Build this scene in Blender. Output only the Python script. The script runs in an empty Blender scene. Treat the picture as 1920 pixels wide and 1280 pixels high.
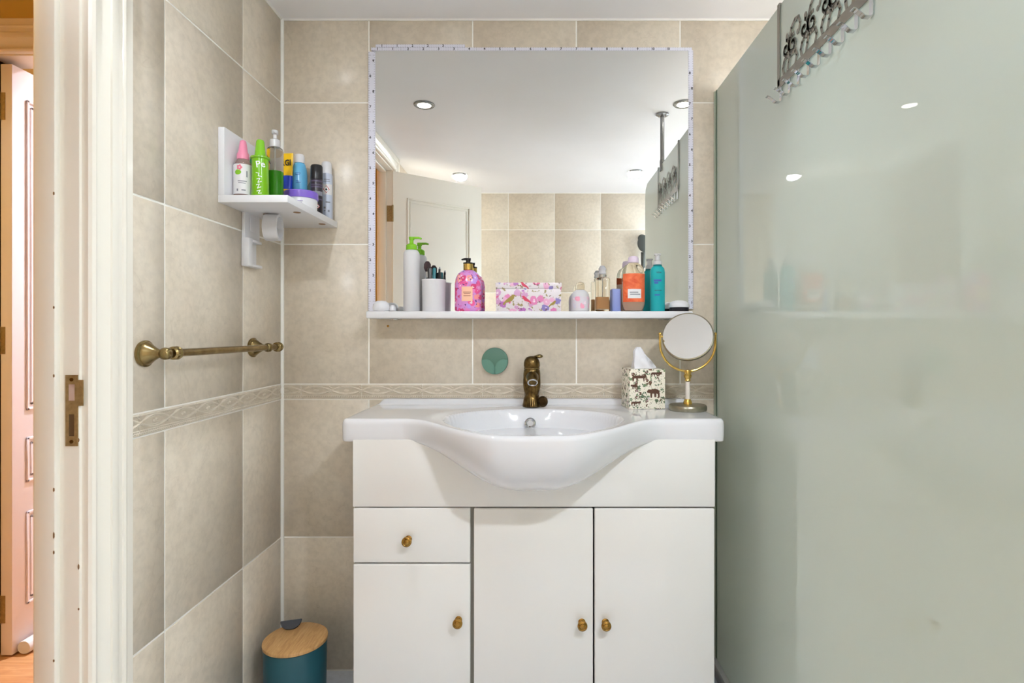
import bpy, bmesh, math, random
from mathutils import Vector, Matrix
random.seed(7)
PI = math.pi
H = 1.078                      # camera height above the floor
scn = bpy.context.scene
C = scn.collection

# ------------------------------------------------------------------ camera, world, exposure
cam_d = bpy.data.cameras.new('camera'); cam = bpy.data.objects.new('camera', cam_d); C.objects.link(cam)
cam.location = (0, -1.81, H); cam.rotation_euler = (PI/2, 0, 0)
cam_d.sensor_width = 36.0; cam_d.lens = 36.0*1066/1920
cam_d.shift_x = -47/1920; cam_d.shift_y = -19/1920
cam_d.clip_start = 0.01; cam_d.clip_end = 50
scn.camera = cam
w = bpy.data.worlds.new('world'); scn.world = w; w.use_nodes = True
w.node_tree.nodes['Background'].inputs[0].default_value = (0.80, 0.91, 1.0, 1)
w.node_tree.nodes['Background'].inputs[1].default_value = 9.0
vs = scn.view_settings
vs.view_transform = 'Standard'; vs.look = 'None'; vs.gamma = 1; vs.use_curve_mapping = False
vs.exposure = 0.36
cy = scn.cycles
cy.max_bounces = 16; cy.diffuse_bounces = 10; cy.glossy_bounces = 8; cy.transmission_bounces = 10; cy.transparent_max_bounces = 12
cy.sample_clamp_indirect = 6.0; cy.blur_glossy = 0.6; cy.use_denoising = True
LAMP_W = 12.0
LAMP_SPREAD = 2.35
LAMPS = [(-0.494, -0.690, (0.88, 0.95, 1.0), 0.08, 'nearest the towel rail, seen in the mirror'),
         (-0.490, -1.800, (0.87, 0.93, 1.0), 1.45, 'by the open white panel door'),
         (0.610, -1.730, (0.87, 0.93, 1.0), 1.00, 'by the shower end of the room'),
         (0.640, -0.680, (0.88, 0.95, 1.0), 6.50, 'above the shower beside the screen')]
# daylight comes in through an added, unseen window in the shower wall (portal guides the sky's rays through it)
ADDED_WIN = (-2.05, -1.15, 1.00, 1.90)
pd = bpy.data.lights.new('added_window_portal', 'AREA'); pd.shape = 'RECTANGLE'; pd.size = 0.90; pd.size_y = 0.90; pd.cycles.is_portal = True
po = bpy.data.objects.new('added_window_portal', pd); C.objects.link(po); po.location = (1.53, -1.60, 1.45); po.rotation_euler = (0, PI/2, 0)

# ------------------------------------------------------------------ helpers
def lin(c):
    f = lambda v: v/12.92 if v <= 0.04045 else ((v+0.055)/1.055)**2.4
    return tuple(f(v/255.0) for v in c) + (1.0,)
MATS = {}
STUFF = {'tape_ticks', 'tape_digits', 'label_text', 'white_script', 'animal_print', 'leaf_print', 'black_lettering', 'dark_lettering', 'blue_mark', 'bird_print', 'red_bird_print', 'flower_motif'}   # flat print
def mat(name, col=(200, 200, 200), rough=0.5, metal=0.0, ior=1.45, trans=0.0, emit=0.0, coat=0.0, spec=0.5, sss=0.0):
    m = bpy.data.materials.new(name); m.use_nodes = True
    b = m.node_tree.nodes['Principled BSDF']
    b.inputs['Base Color'].default_value = lin(col); b.inputs['Roughness'].default_value = rough
    b.inputs['Metallic'].default_value = metal; b.inputs['IOR'].default_value = ior
    b.inputs['Transmission Weight'].default_value = trans; b.inputs['Coat Weight'].default_value = coat
    b.inputs['Coat Roughness'].default_value = 0.05; b.inputs['Specular IOR Level'].default_value = spec
    if sss: b.inputs['Subsurface Weight'].default_value = sss; b.inputs['Subsurface Radius'].default_value = (0.01, 0.01, 0.01)
    if emit: b.inputs['Emission Color'].default_value = lin(col); b.inputs['Emission Strength'].default_value = emit
    MATS[name] = m
    return m
def nd(m, t): return m.node_tree.nodes.new(t)
def ln(m, a, b): m.node_tree.links.new(a, b)
def bsdf(m): return m.node_tree.nodes['Principled BSDF']
def ramp(m, stops, interp='LINEAR'):
    r = nd(m, 'ShaderNodeValToRGB'); r.color_ramp.interpolation = interp
    e = r.color_ramp.elements
    while len(e) < len(stops): e.new(0.5)
    for i, (p, c) in enumerate(stops): e[i].position = p; e[i].color = lin(c)
    return r
def coords(m, scale=(1, 1, 1), rnd=0.0, kind='Object'):
    tc = nd(m, 'ShaderNodeTexCoord'); mp = nd(m, 'ShaderNodeMapping'); mp.inputs['Scale'].default_value = scale
    ln(m, tc.outputs[kind], mp.inputs['Vector'])
    if rnd:
        oi = nd(m, 'ShaderNodeObjectInfo'); mu = nd(m, 'ShaderNodeVectorMath'); mu.operation = 'SCALE'; mu.inputs[0].default_value = (3.1, 7.7, 5.3)
        sc = nd(m, 'ShaderNodeMath'); sc.operation = 'MULTIPLY'; sc.inputs[1].default_value = rnd
        ln(m, oi.outputs['Random'], sc.inputs[0]); ln(m, sc.outputs[0], mu.inputs['Scale']); ln(m, mu.outputs[0], mp.inputs['Location'])
    return mp.outputs[0]
def noise(m, vec, scale, detail=4, rough=0.55, dist=0.0):
    n = nd(m, 'ShaderNodeTexNoise'); n.inputs['Scale'].default_value = scale; n.inputs['Detail'].default_value = detail
    n.inputs['Roughness'].default_value = rough; n.inputs['Distortion'].default_value = dist; ln(m, vec, n.inputs['Vector']); return n.outputs['Fac']
def voro(m, vec, scale, rnd=1.0):
    n = nd(m, 'ShaderNodeTexVoronoi'); n.inputs['Scale'].default_value = scale; n.inputs['Randomness'].default_value = rnd; ln(m, vec, n.inputs['Vector']); return n
def mix(m, fac, a, b):
    n = nd(m, 'ShaderNodeMix'); n.data_type = 'RGBA'
    for sock, v in ((n.inputs['Factor'], fac), (n.inputs[6], a), (n.inputs[7], b)):
        if hasattr(v, 'links'): ln(m, v, sock)
        elif isinstance(v, (int, float)): sock.default_value = v
        else: sock.default_value = lin(v)
    return n.outputs[2]
def bump(m, h, strength=0.1, dist=0.002):
    b = nd(m, 'ShaderNodeBump'); b.inputs['Strength'].default_value = strength; b.inputs['Distance'].default_value = dist
    ln(m, h, b.inputs['Height']); ln(m, b.outputs[0], bsdf(m).inputs['Normal'])
def step(m, v, thr, soft=0.01, inv=False):
    n = nd(m, 'ShaderNodeMapRange'); n.inputs[1].default_value = thr-soft; n.inputs[2].default_value = thr+soft
    n.inputs[3].default_value = 1.0 if inv else 0.0; n.inputs[4].default_value = 0.0 if inv else 1.0
    ln(m, v, n.inputs[0]); return n.outputs[0]

def finish(name, bm, m, parent=None, loc=None, rot=None, smooth=True, ang=38):
    bmesh.ops.recalc_face_normals(bm, faces=bm.faces[:])
    me = bpy.data.meshes.new(name)
    if smooth:
        for f in bm.faces: f.smooth = True
        for e in bm.edges:
            if len(e.link_faces) == 2 and e.calc_face_angle(0) > math.radians(ang): e.smooth = False
    bm.to_mesh(me); bm.free()
    me.materials.append(MATS[m] if isinstance(m, str) else m)
    o = place(name, me, parent, loc, rot)
    if parent is not None and name in STUFF: o['kind'] = 'stuff'
    return o
def place(name, me, parent=None, loc=None, rot=None):
    o = bpy.data.objects.new(name, me); C.objects.link(o)
    if parent is not None: o.parent = parent
    if loc is not None: o.location = loc
    if rot is not None: o.rotation_euler = rot
    return o
def tag(o, label, cat=None, group=None, kind=None):
    o['label'] = label
    if cat: o['category'] = cat
    if group: o['group'] = group
    if kind: o['kind'] = kind
    return o
def thing(name, label, cat, loc=(0, 0, 0), rotz=0.0, group=None, kind=None):
    o = bpy.data.objects.new(name, None); C.objects.link(o); o.empty_display_size = 0.05
    o.location = loc; o.rotation_euler = (0, 0, rotz)
    return tag(o, label, cat, group, kind)
def B(): return bmesh.new()
def box(bm, x0, x1, y0, y1, z0, z1, bev=0.0, seg=2):
    t = bmesh.new()
    r = bmesh.ops.create_cube(t, size=1.0)
    for v in r['verts']:
        v.co = Vector(((x0+x1)/2+v.co.x*(x1-x0), (y0+y1)/2+v.co.y*(y1-y0), (z0+z1)/2+v.co.z*(z1-z0)))
    if bev: bmesh.ops.bevel(t, geom=t.edges[:], offset=bev, segments=seg, profile=0.5, affect='EDGES')
    merge(bm, t); return bm
def merge(bm, t, mtx=None):
    if mtx is not None: bmesh.ops.transform(t, matrix=mtx, verts=t.verts[:])
    mp = {v: bm.verts.new(v.co) for v in t.verts}
    for f in t.faces:
        try: bm.faces.new([mp[v] for v in f.verts])
        except ValueError: pass
    t.free(); return bm
def lathe(bm, prof, n=28, sx=1.0, sy=1.0, mtx=None, cx=0.0, cy_=0.0, sup=2.0):
    """prof: (r, z) from bottom to top; r=0 closes to a point; sup>2 squares the section"""
    t = bmesh.new(); rings = []
    for r, z in prof:
        if r <= 1e-6: rings.append([t.verts.new((cx, cy_, z))]); continue
        ring = []
        for i in range(n):
            a = 2*PI*i/n; c, s = math.cos(a), math.sin(a)
            if sup != 2.0:
                c = math.copysign(abs(c)**(2/sup), c); s = math.copysign(abs(s)**(2/sup), s)
            ring.append(t.verts.new((cx+r*sx*c, cy_+r*sy*s, z)))
        rings.append(ring)
    for a, b in zip(rings, rings[1:]):
        if len(a) == 1 and len(b) == 1: continue
        for i in range(n):
            j = (i+1) % n
            if len(a) == 1: t.faces.new((a[0], b[j], b[i]))
            elif len(b) == 1: t.faces.new((a[i], a[j], b[0]))
            else: t.faces.new((a[i], a[j], b[j], b[i]))
    for ring in (rings[0], rings[-1]):
        if len(ring) > 2: t.faces.new(ring)
    merge(bm, t, mtx); return bm
def tube(bm, pts, rad, n=8, closed=False, caps=True):
    pts = [Vector(p) for p in pts]; N = len(pts)
    rads = rad if isinstance(rad, (list, tuple)) else [rad]*N
    rings = []; prev = None
    for i, p in enumerate(pts):
        if closed: d = pts[(i+1) % N]-pts[i-1]
        else: d = pts[min(i+1, N-1)]-pts[max(i-1, 0)]
        d.normalize()
        if prev is None:
            up = Vector((0, 0, 1)) if abs(d.z) < 0.9 else Vector((1, 0, 0)); u = d.cross(up).normalized()
        else: u = (prev-d*prev.dot(d)).normalized()
        prev = u; v = d.cross(u)
        rings.append([bm.verts.new(p+rads[i]*(u*math.cos(2*PI*k/n)+v*math.sin(2*PI*k/n))) for k in range(n)])
    for i in range(N if closed else N-1):
        a, b = rings[i], rings[(i+1) % N]
        for k in range(n): bm.faces.new((a[k], a[(k+1) % n], b[(k+1) % n], b[k]))
    if not closed and caps: bm.faces.new(rings[0]); bm.faces.new(rings[-1])
    return bm
def prism(bm, poly, z0, z1, mtx=None):
    t = bmesh.new()
    a = [t.verts.new((x, y, z0)) for x, y in poly]; b = [t.verts.new((x, y, z1)) for x, y in poly]
    n = len(poly); t.faces.new(a); t.faces.new(b)
    for i in range(n): t.faces.new((a[i], a[(i+1) % n], b[(i+1) % n], b[i]))
    merge(bm, t, mtx); return bm
def sheet(bm, poly, y=0.0):
    """flat polygon in the x-z plane"""
    bm.faces.new([bm.verts.new((x, y, z)) for x, z in poly]); return bm
def text_bm(s, size=0.01, thin=0.0):
    cu = bpy.data.curves.new('t', 'FONT'); cu.body = s; cu.size = size; cu.align_x = 'CENTER'; cu.align_y = 'CENTER'; cu.resolution_u = 2
    if thin: cu.offset = thin
    o = bpy.data.objects.new('t', cu); C.objects.link(o)
    dg = bpy.context.evaluated_depsgraph_get(); dg.update()
    me = bpy.data.meshes.new_from_object(o.evaluated_get(dg))
    bm = bmesh.new(); bm.from_mesh(me); bpy.data.objects.remove(o); bpy.data.curves.remove(cu); bpy.data.meshes.remove(me)
    return bm                                   # lies in x-y
def stand(t, x=0, z=0, y=0.0, rot=0.0):         # x-y print to the x-z plane, facing -y
    bmesh.ops.transform(t, matrix=Matrix.Translation((x, y, z)) @ Matrix.Rotation(PI/2, 4, 'X') @ Matrix.Rotation(rot, 4, 'Z'), verts=t.verts[:]); return t
def wrap(t, rx, ry=None, a0=-PI/2):             # x-z plane print onto a round wall, a0 = facing angle
    ry = ry or rx
    big = [f for f in t.faces if len(f.verts) > 8 and len(t.faces) < 4]
    if big: bmesh.ops.poke(t, faces=big)
    bmesh.ops.subdivide_edges(t, edges=[e for e in t.edges if abs(e.verts[0].co.x-e.verts[1].co.x) > 0.004], cuts=3)
    for v in t.verts:
        a = a0+v.co.x/rx; v.co = Vector((rx*math.cos(a), ry*math.sin(a), v.co.z))
    return t
def grid_label(bm, w, h, zc, rx, ry=None, a0=-PI/2, n=14):   # a curved rectangular label patch
    ry = ry or rx; cols = []
    for i in range(n+1):
        a = a0+(-w/2+w*i/n)/rx
        cols.append([bm.verts.new((rx*math.cos(a), ry*math.sin(a), z)) for z in (zc-h/2, zc+h/2)])
    for p, q in zip(cols, cols[1:]): bm.faces.new((p[0], q[0], q[1], p[1]))
    return bm
def sm(t): t = max(0.0, min(1.0, t)); return t*t*(3-2*t)
RX = lambda a: Matrix.Rotation(a, 4, 'X')
RY = lambda a: Matrix.Rotation(a, 4, 'Y')
RZ = lambda a: Matrix.Rotation(a, 4, 'Z')
T = lambda x, y, z: Matrix.Translation((x, y, z))

# ------------------------------------------------------------------ materials
def tile_mat(name, c0, c1, c2):
    m = mat(name, c1, 0.30); v = coords(m, rnd=9.0)
    n1 = noise(m, v, 5.0, 6, 0.62, 0.6); n2 = noise(m, v, 55.0, 4, 0.6)
    r = ramp(m, [(0.30, c0), (0.52, c1), (0.74, c2)]); ln(m, n1, r.inputs[0])
    r2 = ramp(m, [(0.35, (234, 234, 234)), (0.6, (255, 255, 255))]); ln(m, n2, r2.inputs[0])
    mu = nd(m, 'ShaderNodeMix'); mu.data_type = 'RGBA'; mu.blend_type = 'MULTIPLY'; mu.inputs[0].default_value = 0.55
    ln(m, r.outputs[0], mu.inputs[6]); ln(m, r2.outputs[0], mu.inputs[7])
    # hairline veins
    n3 = noise(m, v, 3.2, 3, 0.5, 2.2); ab = nd(m, 'ShaderNodeMath'); ab.operation = 'SUBTRACT'; ab.inputs[1].default_value = 0.5; ln(m, n3, ab.inputs[0])
    a2 = nd(m, 'ShaderNodeMath'); a2.operation = 'ABSOLUTE'; ln(m, ab.outputs[0], a2.inputs[0])
    vein = step(m, a2.outputs[0], 0.002, 0.003, inv=True); vm = nd(m, 'ShaderNodeMath'); vm.operation = 'MULTIPLY'; vm.inputs[1].default_value = 0.16; ln(m, vein, vm.inputs[0])
    out = mix(m, vm.outputs[0], mu.outputs[2], (150, 130, 108))
    ln(m, out, bsdf(m).inputs['Base Color']); bump(m, n2, 0.05, 0.001)
    return m
tile_mat('beige_tile', (211, 199, 181), (218, 207, 190), (224, 214, 198))
tile_mat('border_stone', (196, 184, 166), (205, 194, 176), (213, 203, 186)); tile_mat('border_relief_lit', (210, 200, 183), (218, 208, 192), (226, 217, 203))  # raised lines lighter, ground darker: relief shading put into the colour
tile_mat('floor_tile', (208, 213, 224), (218, 223, 233), (226, 231, 240))
mat('grout', (246, 244, 238), 0.7); mat('sealant', (240, 239, 235), 0.35)
m = mat('ceiling_paint', (226, 223, 218), 0.6); n_ = noise(m, coords(m), 1.6, 3); r_ = ramp(m, [(0.3, (234, 233, 236)), (0.7, (241, 241, 245))]); ln(m, n_, r_.inputs[0]); ln(m, r_.outputs[0], bsdf(m).inputs['Base Color'])
m = mat('gloss_paint', (238, 233, 222), 0.3, coat=0.2); n_ = noise(m, coords(m, (30, 30, 1.5)), 3.0, 3); bump(m, n_, 0.06, 0.001)
mat('ceramic', (226, 227, 232), 0.06, coat=0.6)
mat('cabinet_gloss', (233, 232, 230), 0.12, coat=0.4); mat('cabinet_edge', (232, 221, 196), 0.3); mat('cabinet_inside', (150, 146, 138), 0.6)
mat('white_laminate', (224, 224, 228), 0.3); mat('white_plastic', (222, 222, 226), 0.28); mat('chalk_white', (208, 207, 210), 0.55)
mat('mirror_silver', (236, 237, 235), 0.0, 1.0)
def brass_mat(name, c0, c1, rough, sc=40):
    m = mat(name, c0, rough, 1.0); n_ = noise(m, coords(m), sc, 4); r_ = ramp(m, [(0.35, c0), (0.65, c1)]); ln(m, n_, r_.inputs[0]); ln(m, r_.outputs[0], bsdf(m).inputs['Base Color']); return m
brass_mat('antique_brass', (128, 108, 70), (156, 136, 92), 0.25); brass_mat('dark_bronze', (78, 62, 38), (128, 104, 62), 0.3, 60)
brass_mat('brass_knob', (176, 138, 72), (150, 112, 54), 0.22, 90); brass_mat('gold', (214, 176, 92), (226, 190, 110), 0.2)
brass_mat('worn_brass', (150, 128, 88), (172, 148, 104), 0.5, 120); bsdf(MATS['worn_brass']).inputs['Metallic'].default_value = 0.5; brass_mat('pewter', (150, 146, 130), (170, 164, 146), 0.28)
mat('chrome', (210, 212, 216), 0.08, 1.0); mat('nickel', (150, 150, 150), 0.25, 1.0); mat('dark_gap', (30, 26, 22), 0.7)
mat('rack_metal', (142, 138, 130), 0.4, 0.35)
# frosted glass: milky body under a smooth glossy face
m = mat('frosted_glass', (206, 216, 204), 0.02, ior=1.52)
nt = m.node_tree; pb = bsdf(m); df = nd(m, 'ShaderNodeBsdfDiffuse'); tl = nd(m, 'ShaderNodeBsdfTranslucent'); gl = nd(m, 'ShaderNodeBsdfGlossy'); fr = nd(m, 'ShaderNodeFresnel')
m1 = nd(m, 'ShaderNodeMixShader'); m2 = nd(m, 'ShaderNodeMixShader')
df.inputs[0].default_value = lin((228, 236, 229)); tl.inputs[0].default_value = lin((236, 244, 238)); gl.inputs['Roughness'].default_value = 0.0; fr.inputs[0].default_value = 1.72
m1.inputs[0].default_value = 0.45; ln(m, df.outputs[0], m1.inputs[1]); ln(m, tl.outputs[0], m1.inputs[2])
ln(m, fr.outputs[0], m2.inputs[0]); ln(m, m1.outputs[0], m2.inputs[1]); ln(m, gl.outputs[0], m2.inputs[2])
ln(m, m2.outputs[0], nt.nodes['Material Output'].inputs[0])
m = mat('added_window_glass', (230, 236, 238), 0.3); tp_ = nd(m, 'ShaderNodeBsdfTransparent'); tl = nd(m, 'ShaderNodeBsdfTranslucent'); m1 = nd(m, 'ShaderNodeMixShader'); m1.inputs[0].default_value = 0.3
ln(m, tp_.outputs[0], m1.inputs[1]); ln(m, tl.outputs[0], m1.inputs[2]); ln(m, m1.outputs[0], m.node_tree.nodes['Material Output'].inputs[0])
mat('glass_edge', (120, 140, 122), 0.15); mat('clear_seal', (176, 186, 170), 0.2)
def wood_mat(name, c0, c1, c2, sc, rough, rnd=5.0):
    m = mat(name, c1, rough); v = coords(m, sc, rnd); n1 = noise(m, v, 6.0, 5, 0.6, 0.8); r = ramp(m, [(0.3, c0), (0.5, c1), (0.72, c2)]); ln(m, n1, r.inputs[0]); ln(m, r.outputs[0], bsdf(m).inputs['Base Color']); return m
wood_mat('laminate_plank', (176, 124, 82), (192, 142, 96), (206, 160, 116), (1.2, 14, 1), 0.3)
wood_mat('bamboo', (176, 132, 82), (198, 154, 100), (212, 172, 120), (26, 3, 3), 0.42)
mat('hall_wall', (206, 176, 98), 0.7); mat('hall_white', (236, 228, 218), 0.35)
mat('hall_door_paint', (234, 226, 228), 0.35); mat('lamp_glow', (255, 250, 240), 0.3, emit=14.0)
mat('teal_paint', (38, 84, 96), 0.32); mat('black_leather', (36, 36, 42), 0.45); mat('black_plastic', (30, 28, 30), 0.3); mat('sage_silicone', (98, 142, 126), 0.5); mat('sage_silicone_dark', (84, 122, 106), 0.5)
mat('tissue', (232, 232, 238), 0.8, sss=0.2)
mat('print_black', (40, 38, 44), 0.5); mat('print_red', (196, 60, 60), 0.5); mat('print_white', (240, 240, 240), 0.5); mat('print_grey', (128, 130, 140), 0.5); mat('print_blue', (44, 90, 170), 0.5)
mat('lime_green', (126, 190, 40), 0.25); mat('gel_green', (116, 176, 22), 0.18); mat('pink_cap', (232, 142, 172), 0.3)
mat('clear_pet', (240, 236, 228), 0.03, trans=1.0, ior=1.08); mat('pink_pet', (226, 192, 182), 0.06, trans=0.75, ior=1.25)
mat('green_liquid', (56, 150, 28), 0.08); mat('amber_liquid', (222, 172, 124), 0.08, trans=0.15, ior=1.3)
mat('label_white', (222, 220, 222), 0.4); mat('leaf_green', (128, 184, 40), 0.5); mat('label_pink', (226, 120, 140), 0.5)
mat('sky_blue', (104, 182, 226), 0.25); mat('pale_blue', (118, 194, 222), 0.3); mat('tube_yellow', (244, 196, 20), 0.35); mat('tube_blue', (20, 62, 190), 0.35)
mat('purple_lid', (128, 100, 204), 0.3); mat('lilac_box', (142, 156, 214), 0.5); mat('lilac_cap', (222, 204, 222), 0.35)
mat('can_black', (44, 38, 46), 0.3); mat('can_violet', (88, 76, 104), 0.35); mat('can_silver', (196, 204, 222), 0.3, 0.2); mat('sea_green', (110, 176, 160), 0.3)
mat('teal_bottle', (40, 172, 178), 0.12, trans=0.15, ior=1.3); mat('teal_dark', (16, 118, 124), 0.3); mat('frost_cap', (226, 226, 228), 0.25, trans=0.3)
m = mat('orange_label', (226, 92, 46), 0.3); n_ = noise(m, coords(m), 30, 3, 0.6, 1.0); r_ = ramp(m, [(0.3, (204, 70, 32)), (0.7, (236, 128, 84))]); ln(m, n_, r_.inputs[0]); ln(m, r_.outputs[0], bsdf(m).inputs['Base Color'])
mat('peach_label', (240, 190, 160), 0.45); mat('brush_hair', (62, 48, 50), 0.9); mat('teal_handle', (40, 110, 120), 0.3); mat('dark_grey_plastic', (74, 78, 76), 0.35); mat('green_jewel', (60, 180, 90), 0.1)
def flower_mat(name, base, cols, scale, size=0.42, leaf=(120, 130, 60), rough=0.35, extra=None):
    m = mat(name, base, rough); v = coords(m)
    n0 = noise(m, v, scale*1.4, 2, 0.5); w_ = nd(m, 'ShaderNodeVectorMath'); w_.operation = 'SCALE'; w_.inputs['Scale'].default_value = 0.012
    nn = nd(m, 'ShaderNodeTexNoise'); nn.inputs['Scale'].default_value = scale*2.2; ln(m, v, nn.inputs['Vector']); ln(m, nn.outputs['Color'], w_.inputs[0])
    ad = nd(m, 'ShaderNodeVectorMath'); ad.operation = 'ADD'; ln(m, v, ad.inputs[0]); ln(m, w_.outputs[0], ad.inputs[1])
    vo = voro(m, ad.outputs[0], scale); sp = nd(m, 'ShaderNodeSeparateColor'); ln(m, vo.outputs['Color'], sp.inputs[0])
    r = ramp(m, [(i/len(cols), c) for i, c in enumerate(cols)], 'CONSTANT'); ln(m, sp.outputs[0], r.inputs[0])
    fl = step(m, vo.outputs['Distance'], size, 0.03, inv=True)
    core = step(m, vo.outputs['Distance'], size*0.28, 0.03, inv=True)
    c1 = mix(m, step(m, n0, 0.60, 0.02), base, leaf)
    c2 = mix(m, fl, c1, r.outputs[0])
    c3 = mix(m, core, c2, (236, 214, 226))
    v2 = voro(m, ad.outputs[0], scale*2.3); s2 = nd(m, 'ShaderNodeSeparateColor'); ln(m, v2.outputs['Color'], s2.inputs[0])
    k = nd(m, 'ShaderNodeMath'); k.operation = 'MULTIPLY'; ln(m, step(m, v2.outputs['Distance'], 0.30, 0.04, inv=True), k.inputs[0]); ln(m, step(m, s2.outputs[1], 0.72, 0.02), k.inputs[1])
    c4 = mix(m, k.outputs[0], c3, extra or leaf)
    ln(m, c4, bsdf(m).inputs['Base Color']); return m
flower_mat('pink_floral', (206, 140, 206), [(228, 92, 150), (226, 130, 190), (206, 70, 120), (192, 150, 224), (240, 150, 150)], 58, 0.56, (206, 120, 190), 0.2, (84, 66, 120))
flower_mat('blossom_print', (216, 208, 212), [(214, 128, 178), (218, 210, 214), (176, 110, 180), (206, 96, 140), (200, 150, 190), (136, 124, 186), (222, 166, 198)], 50, 0.56, (150, 136, 92), 0.35, (118, 84, 92))
flower_mat('jungle_print', (236, 230, 214), [(236, 230, 214), (88, 106, 82), (236, 230, 214), (104, 76, 58), (236, 230, 214), (116, 136, 104), (236, 230, 214)], 96, 0.50, (128, 140, 112), 0.25, (96, 66, 50))
flower_mat('pink_label_print', (212, 204, 212), [(212, 204, 212), (228, 120, 150), (240, 220, 226), (232, 160, 186), (226, 190, 206)], 60, 0.55, (206, 206, 220), 0.4)

# ------------------------------------------------------------------ the room
XL, XR, YF, ZC = -0.813, 1.42, -2.28, H+0.993
ROWS = [H-1.078, H-0.655, H-0.216, None, H-0.168, H+0.277, H+0.728, ZC]
ROW_Z = [(0.0, H-0.655), (H-0.655, H-0.216), (H-0.168, H+0.277), (H+0.277, H+0.728), (H+0.728, ZC)]
BORDER_Z = (H-0.216, H-0.168)
G = 0.0044
tile_cache = {}
def tile(parent, a0, a1, z0, z1, fmap, name='tile', m='beige_tile', g=G):
    """a tile spanning a0..a1 by z0..z1 on a wall; fmap gives (location, rotz)"""
    w_, h_ = a1-a0-g, z1-z0-g
    if w_ < 0.006 or h_ < 0.006: return
    key = (round(w_, 4), round(h_, 4), m)
    if key not in tile_cache:
        bm = box(B(), -w_/2, w_/2, 0, 0.008, -h_/2, h_/2, 0.0012, 1)
        o = finish(name, bm, m, parent, smooth=True, ang=60); tile_cache[key] = o.data
    else: o = place(name, tile_cache[key], parent)
    loc, rz = fmap((a0+a1)/2, (z0+z1)/2); o.location = loc; o.rotation_euler = (0, 0, rz)
    return o
def cuts(start, end, joints):
    js = sorted([start]+[j for j in joints if start+0.004 < j < end-0.004]+[end]); return list(zip(js, js[1:]))
BL = 0.193                                        # border tile length
def border_bm(x0, x1):
    """relief border tile, local x 0..BL, facing -y, height centred on 0; cut to x0..x1"""
    bm = B(); hb = 0.0225
    box(bm, 0, BL-0.0012, -0.0, 0.008, -hb, hb, 0.001, 1)
    t = B(); n = 36; e = BL/2
    for sgn in (1, -1):
        for off, am in ((0.0, 0.0125), (0.0, 0.0085)):
            tube(t, [(BL*i/n, -0.0002, 0.004+sgn*am*math.sin(PI*(BL*i/n)/e)) for i in range(n+1)], 0.0027 if am > 0.01 else 0.0014, 6)
    for k in range(2):
        cx = e*(k+0.5)
        for i in range(6):
            a = PI*i/6
            tube(t, [(cx-0.009*math.cos(a), -0.0002, 0.004-0.0045*math.sin(a)), (cx+0.009*math.cos(a), -0.0002, 0.004+0.0045*math.sin(a))], 0.0011, 4)
        for dz in (0.0135, -0.0078):
            for s in (-1, 1):
                tube(t, [(e*k+0.002+(0.012 if s > 0 else -0.0), -0.0002, 0.004+dz*0.5), (e*k+(0.022 if s > 0 else -0.012)+0.004, -0.0002, 0.004+dz*0.95)], 0.0017, 4)
    for z, r in ((0.0195, 0.0024), (-0.0125, 0.0018), (-0.0208, 0.0016)): tube(t, [(0, 0, z), (BL-0.0012, 0, z)], r, 6)
    for i in range(28):
        x = BL*(i+0.4)/28; tube(t, [(x-0.002, -0.0004, -0.0188), (x+0.002, -0.0012, -0.0165), (x+0.0045, -0.0004, -0.0143)], [0.0013, 0.0024, 0.0013], 5)
    nb = len(bm.faces); merge(bm, t); bm.faces.ensure_lookup_table()
    for f in bm.faces[nb:]: f.material_index = 1
    for v in bm.verts: v.co.y = min(v.co.y, 0.008)
    for pos, nrm in ((x0, (-1, 0, 0)), (x1, (1, 0, 0))):
        if 0.0005 < pos < BL-0.0005:
            r = bmesh.ops.bisect_plane(bm, geom=bm.verts[:]+bm.edges[:]+bm.faces[:], plane_co=(pos, 0, 0), plane_no=nrm, clear_outer=True)
            ed = [g for g in r['geom_cut'] if isinstance(g, bmesh.types.BMEdge)]
            if ed: bmesh.ops.holes_fill(bm, edges=ed)
    for v in bm.verts: v.co.x -= (x0+x1)/2
    return bm
border_cache = {}
def border_run(parent, start, end, phase, fmap, flip=1):
    k = math.floor((start-phase)/BL); x = phase+k*BL
    while x < end-0.002:
        a, b = max(x, start), min(x+BL, end)
        if b-a > 0.01:
            key = (round(a-x, 3), round(b-x, 3))
            if key not in border_cache:
                o = finish('border_tile', border_bm(*key), 'border_stone', parent); o.data.materials.append(MATS['border_relief_lit']); border_cache[key] = o.data
            else: o = place('border_tile', border_cache[key], parent)
            loc, rz = fmap((a+b)/2, (BORDER_Z[0]+BORDER_Z[1])/2); o.location = loc; o.rotation_euler = (0, 0, rz)
        x += BL
def wall(name, label, boxes):
    bm = B()
    for b in boxes: box(bm, *b)
    return tag(finish(name, bm, 'grout', smooth=False), label, kind='structure')

# back wall: tile faces at y=0 (facing -y)
XJ = [-0.5357+0.3305*i for i in range(-1, 8)]
wb = wall('wall_back', 'beige stone tiled wall behind the basin and mirror', [(XL-0.1, XR+0.1, 0.0016, 0.12, 0, ZC+0.12)])
fb = lambda a, z: ((a, 0, z), 0.0)
for z0, z1 in ROW_Z:
    for a0, a1 in cuts(XL, XR, XJ): tile(wb, a0, a1, z0, z1, fb)
border_run(wb, XL+0.002, XR, XL+0.062, fb)
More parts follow.
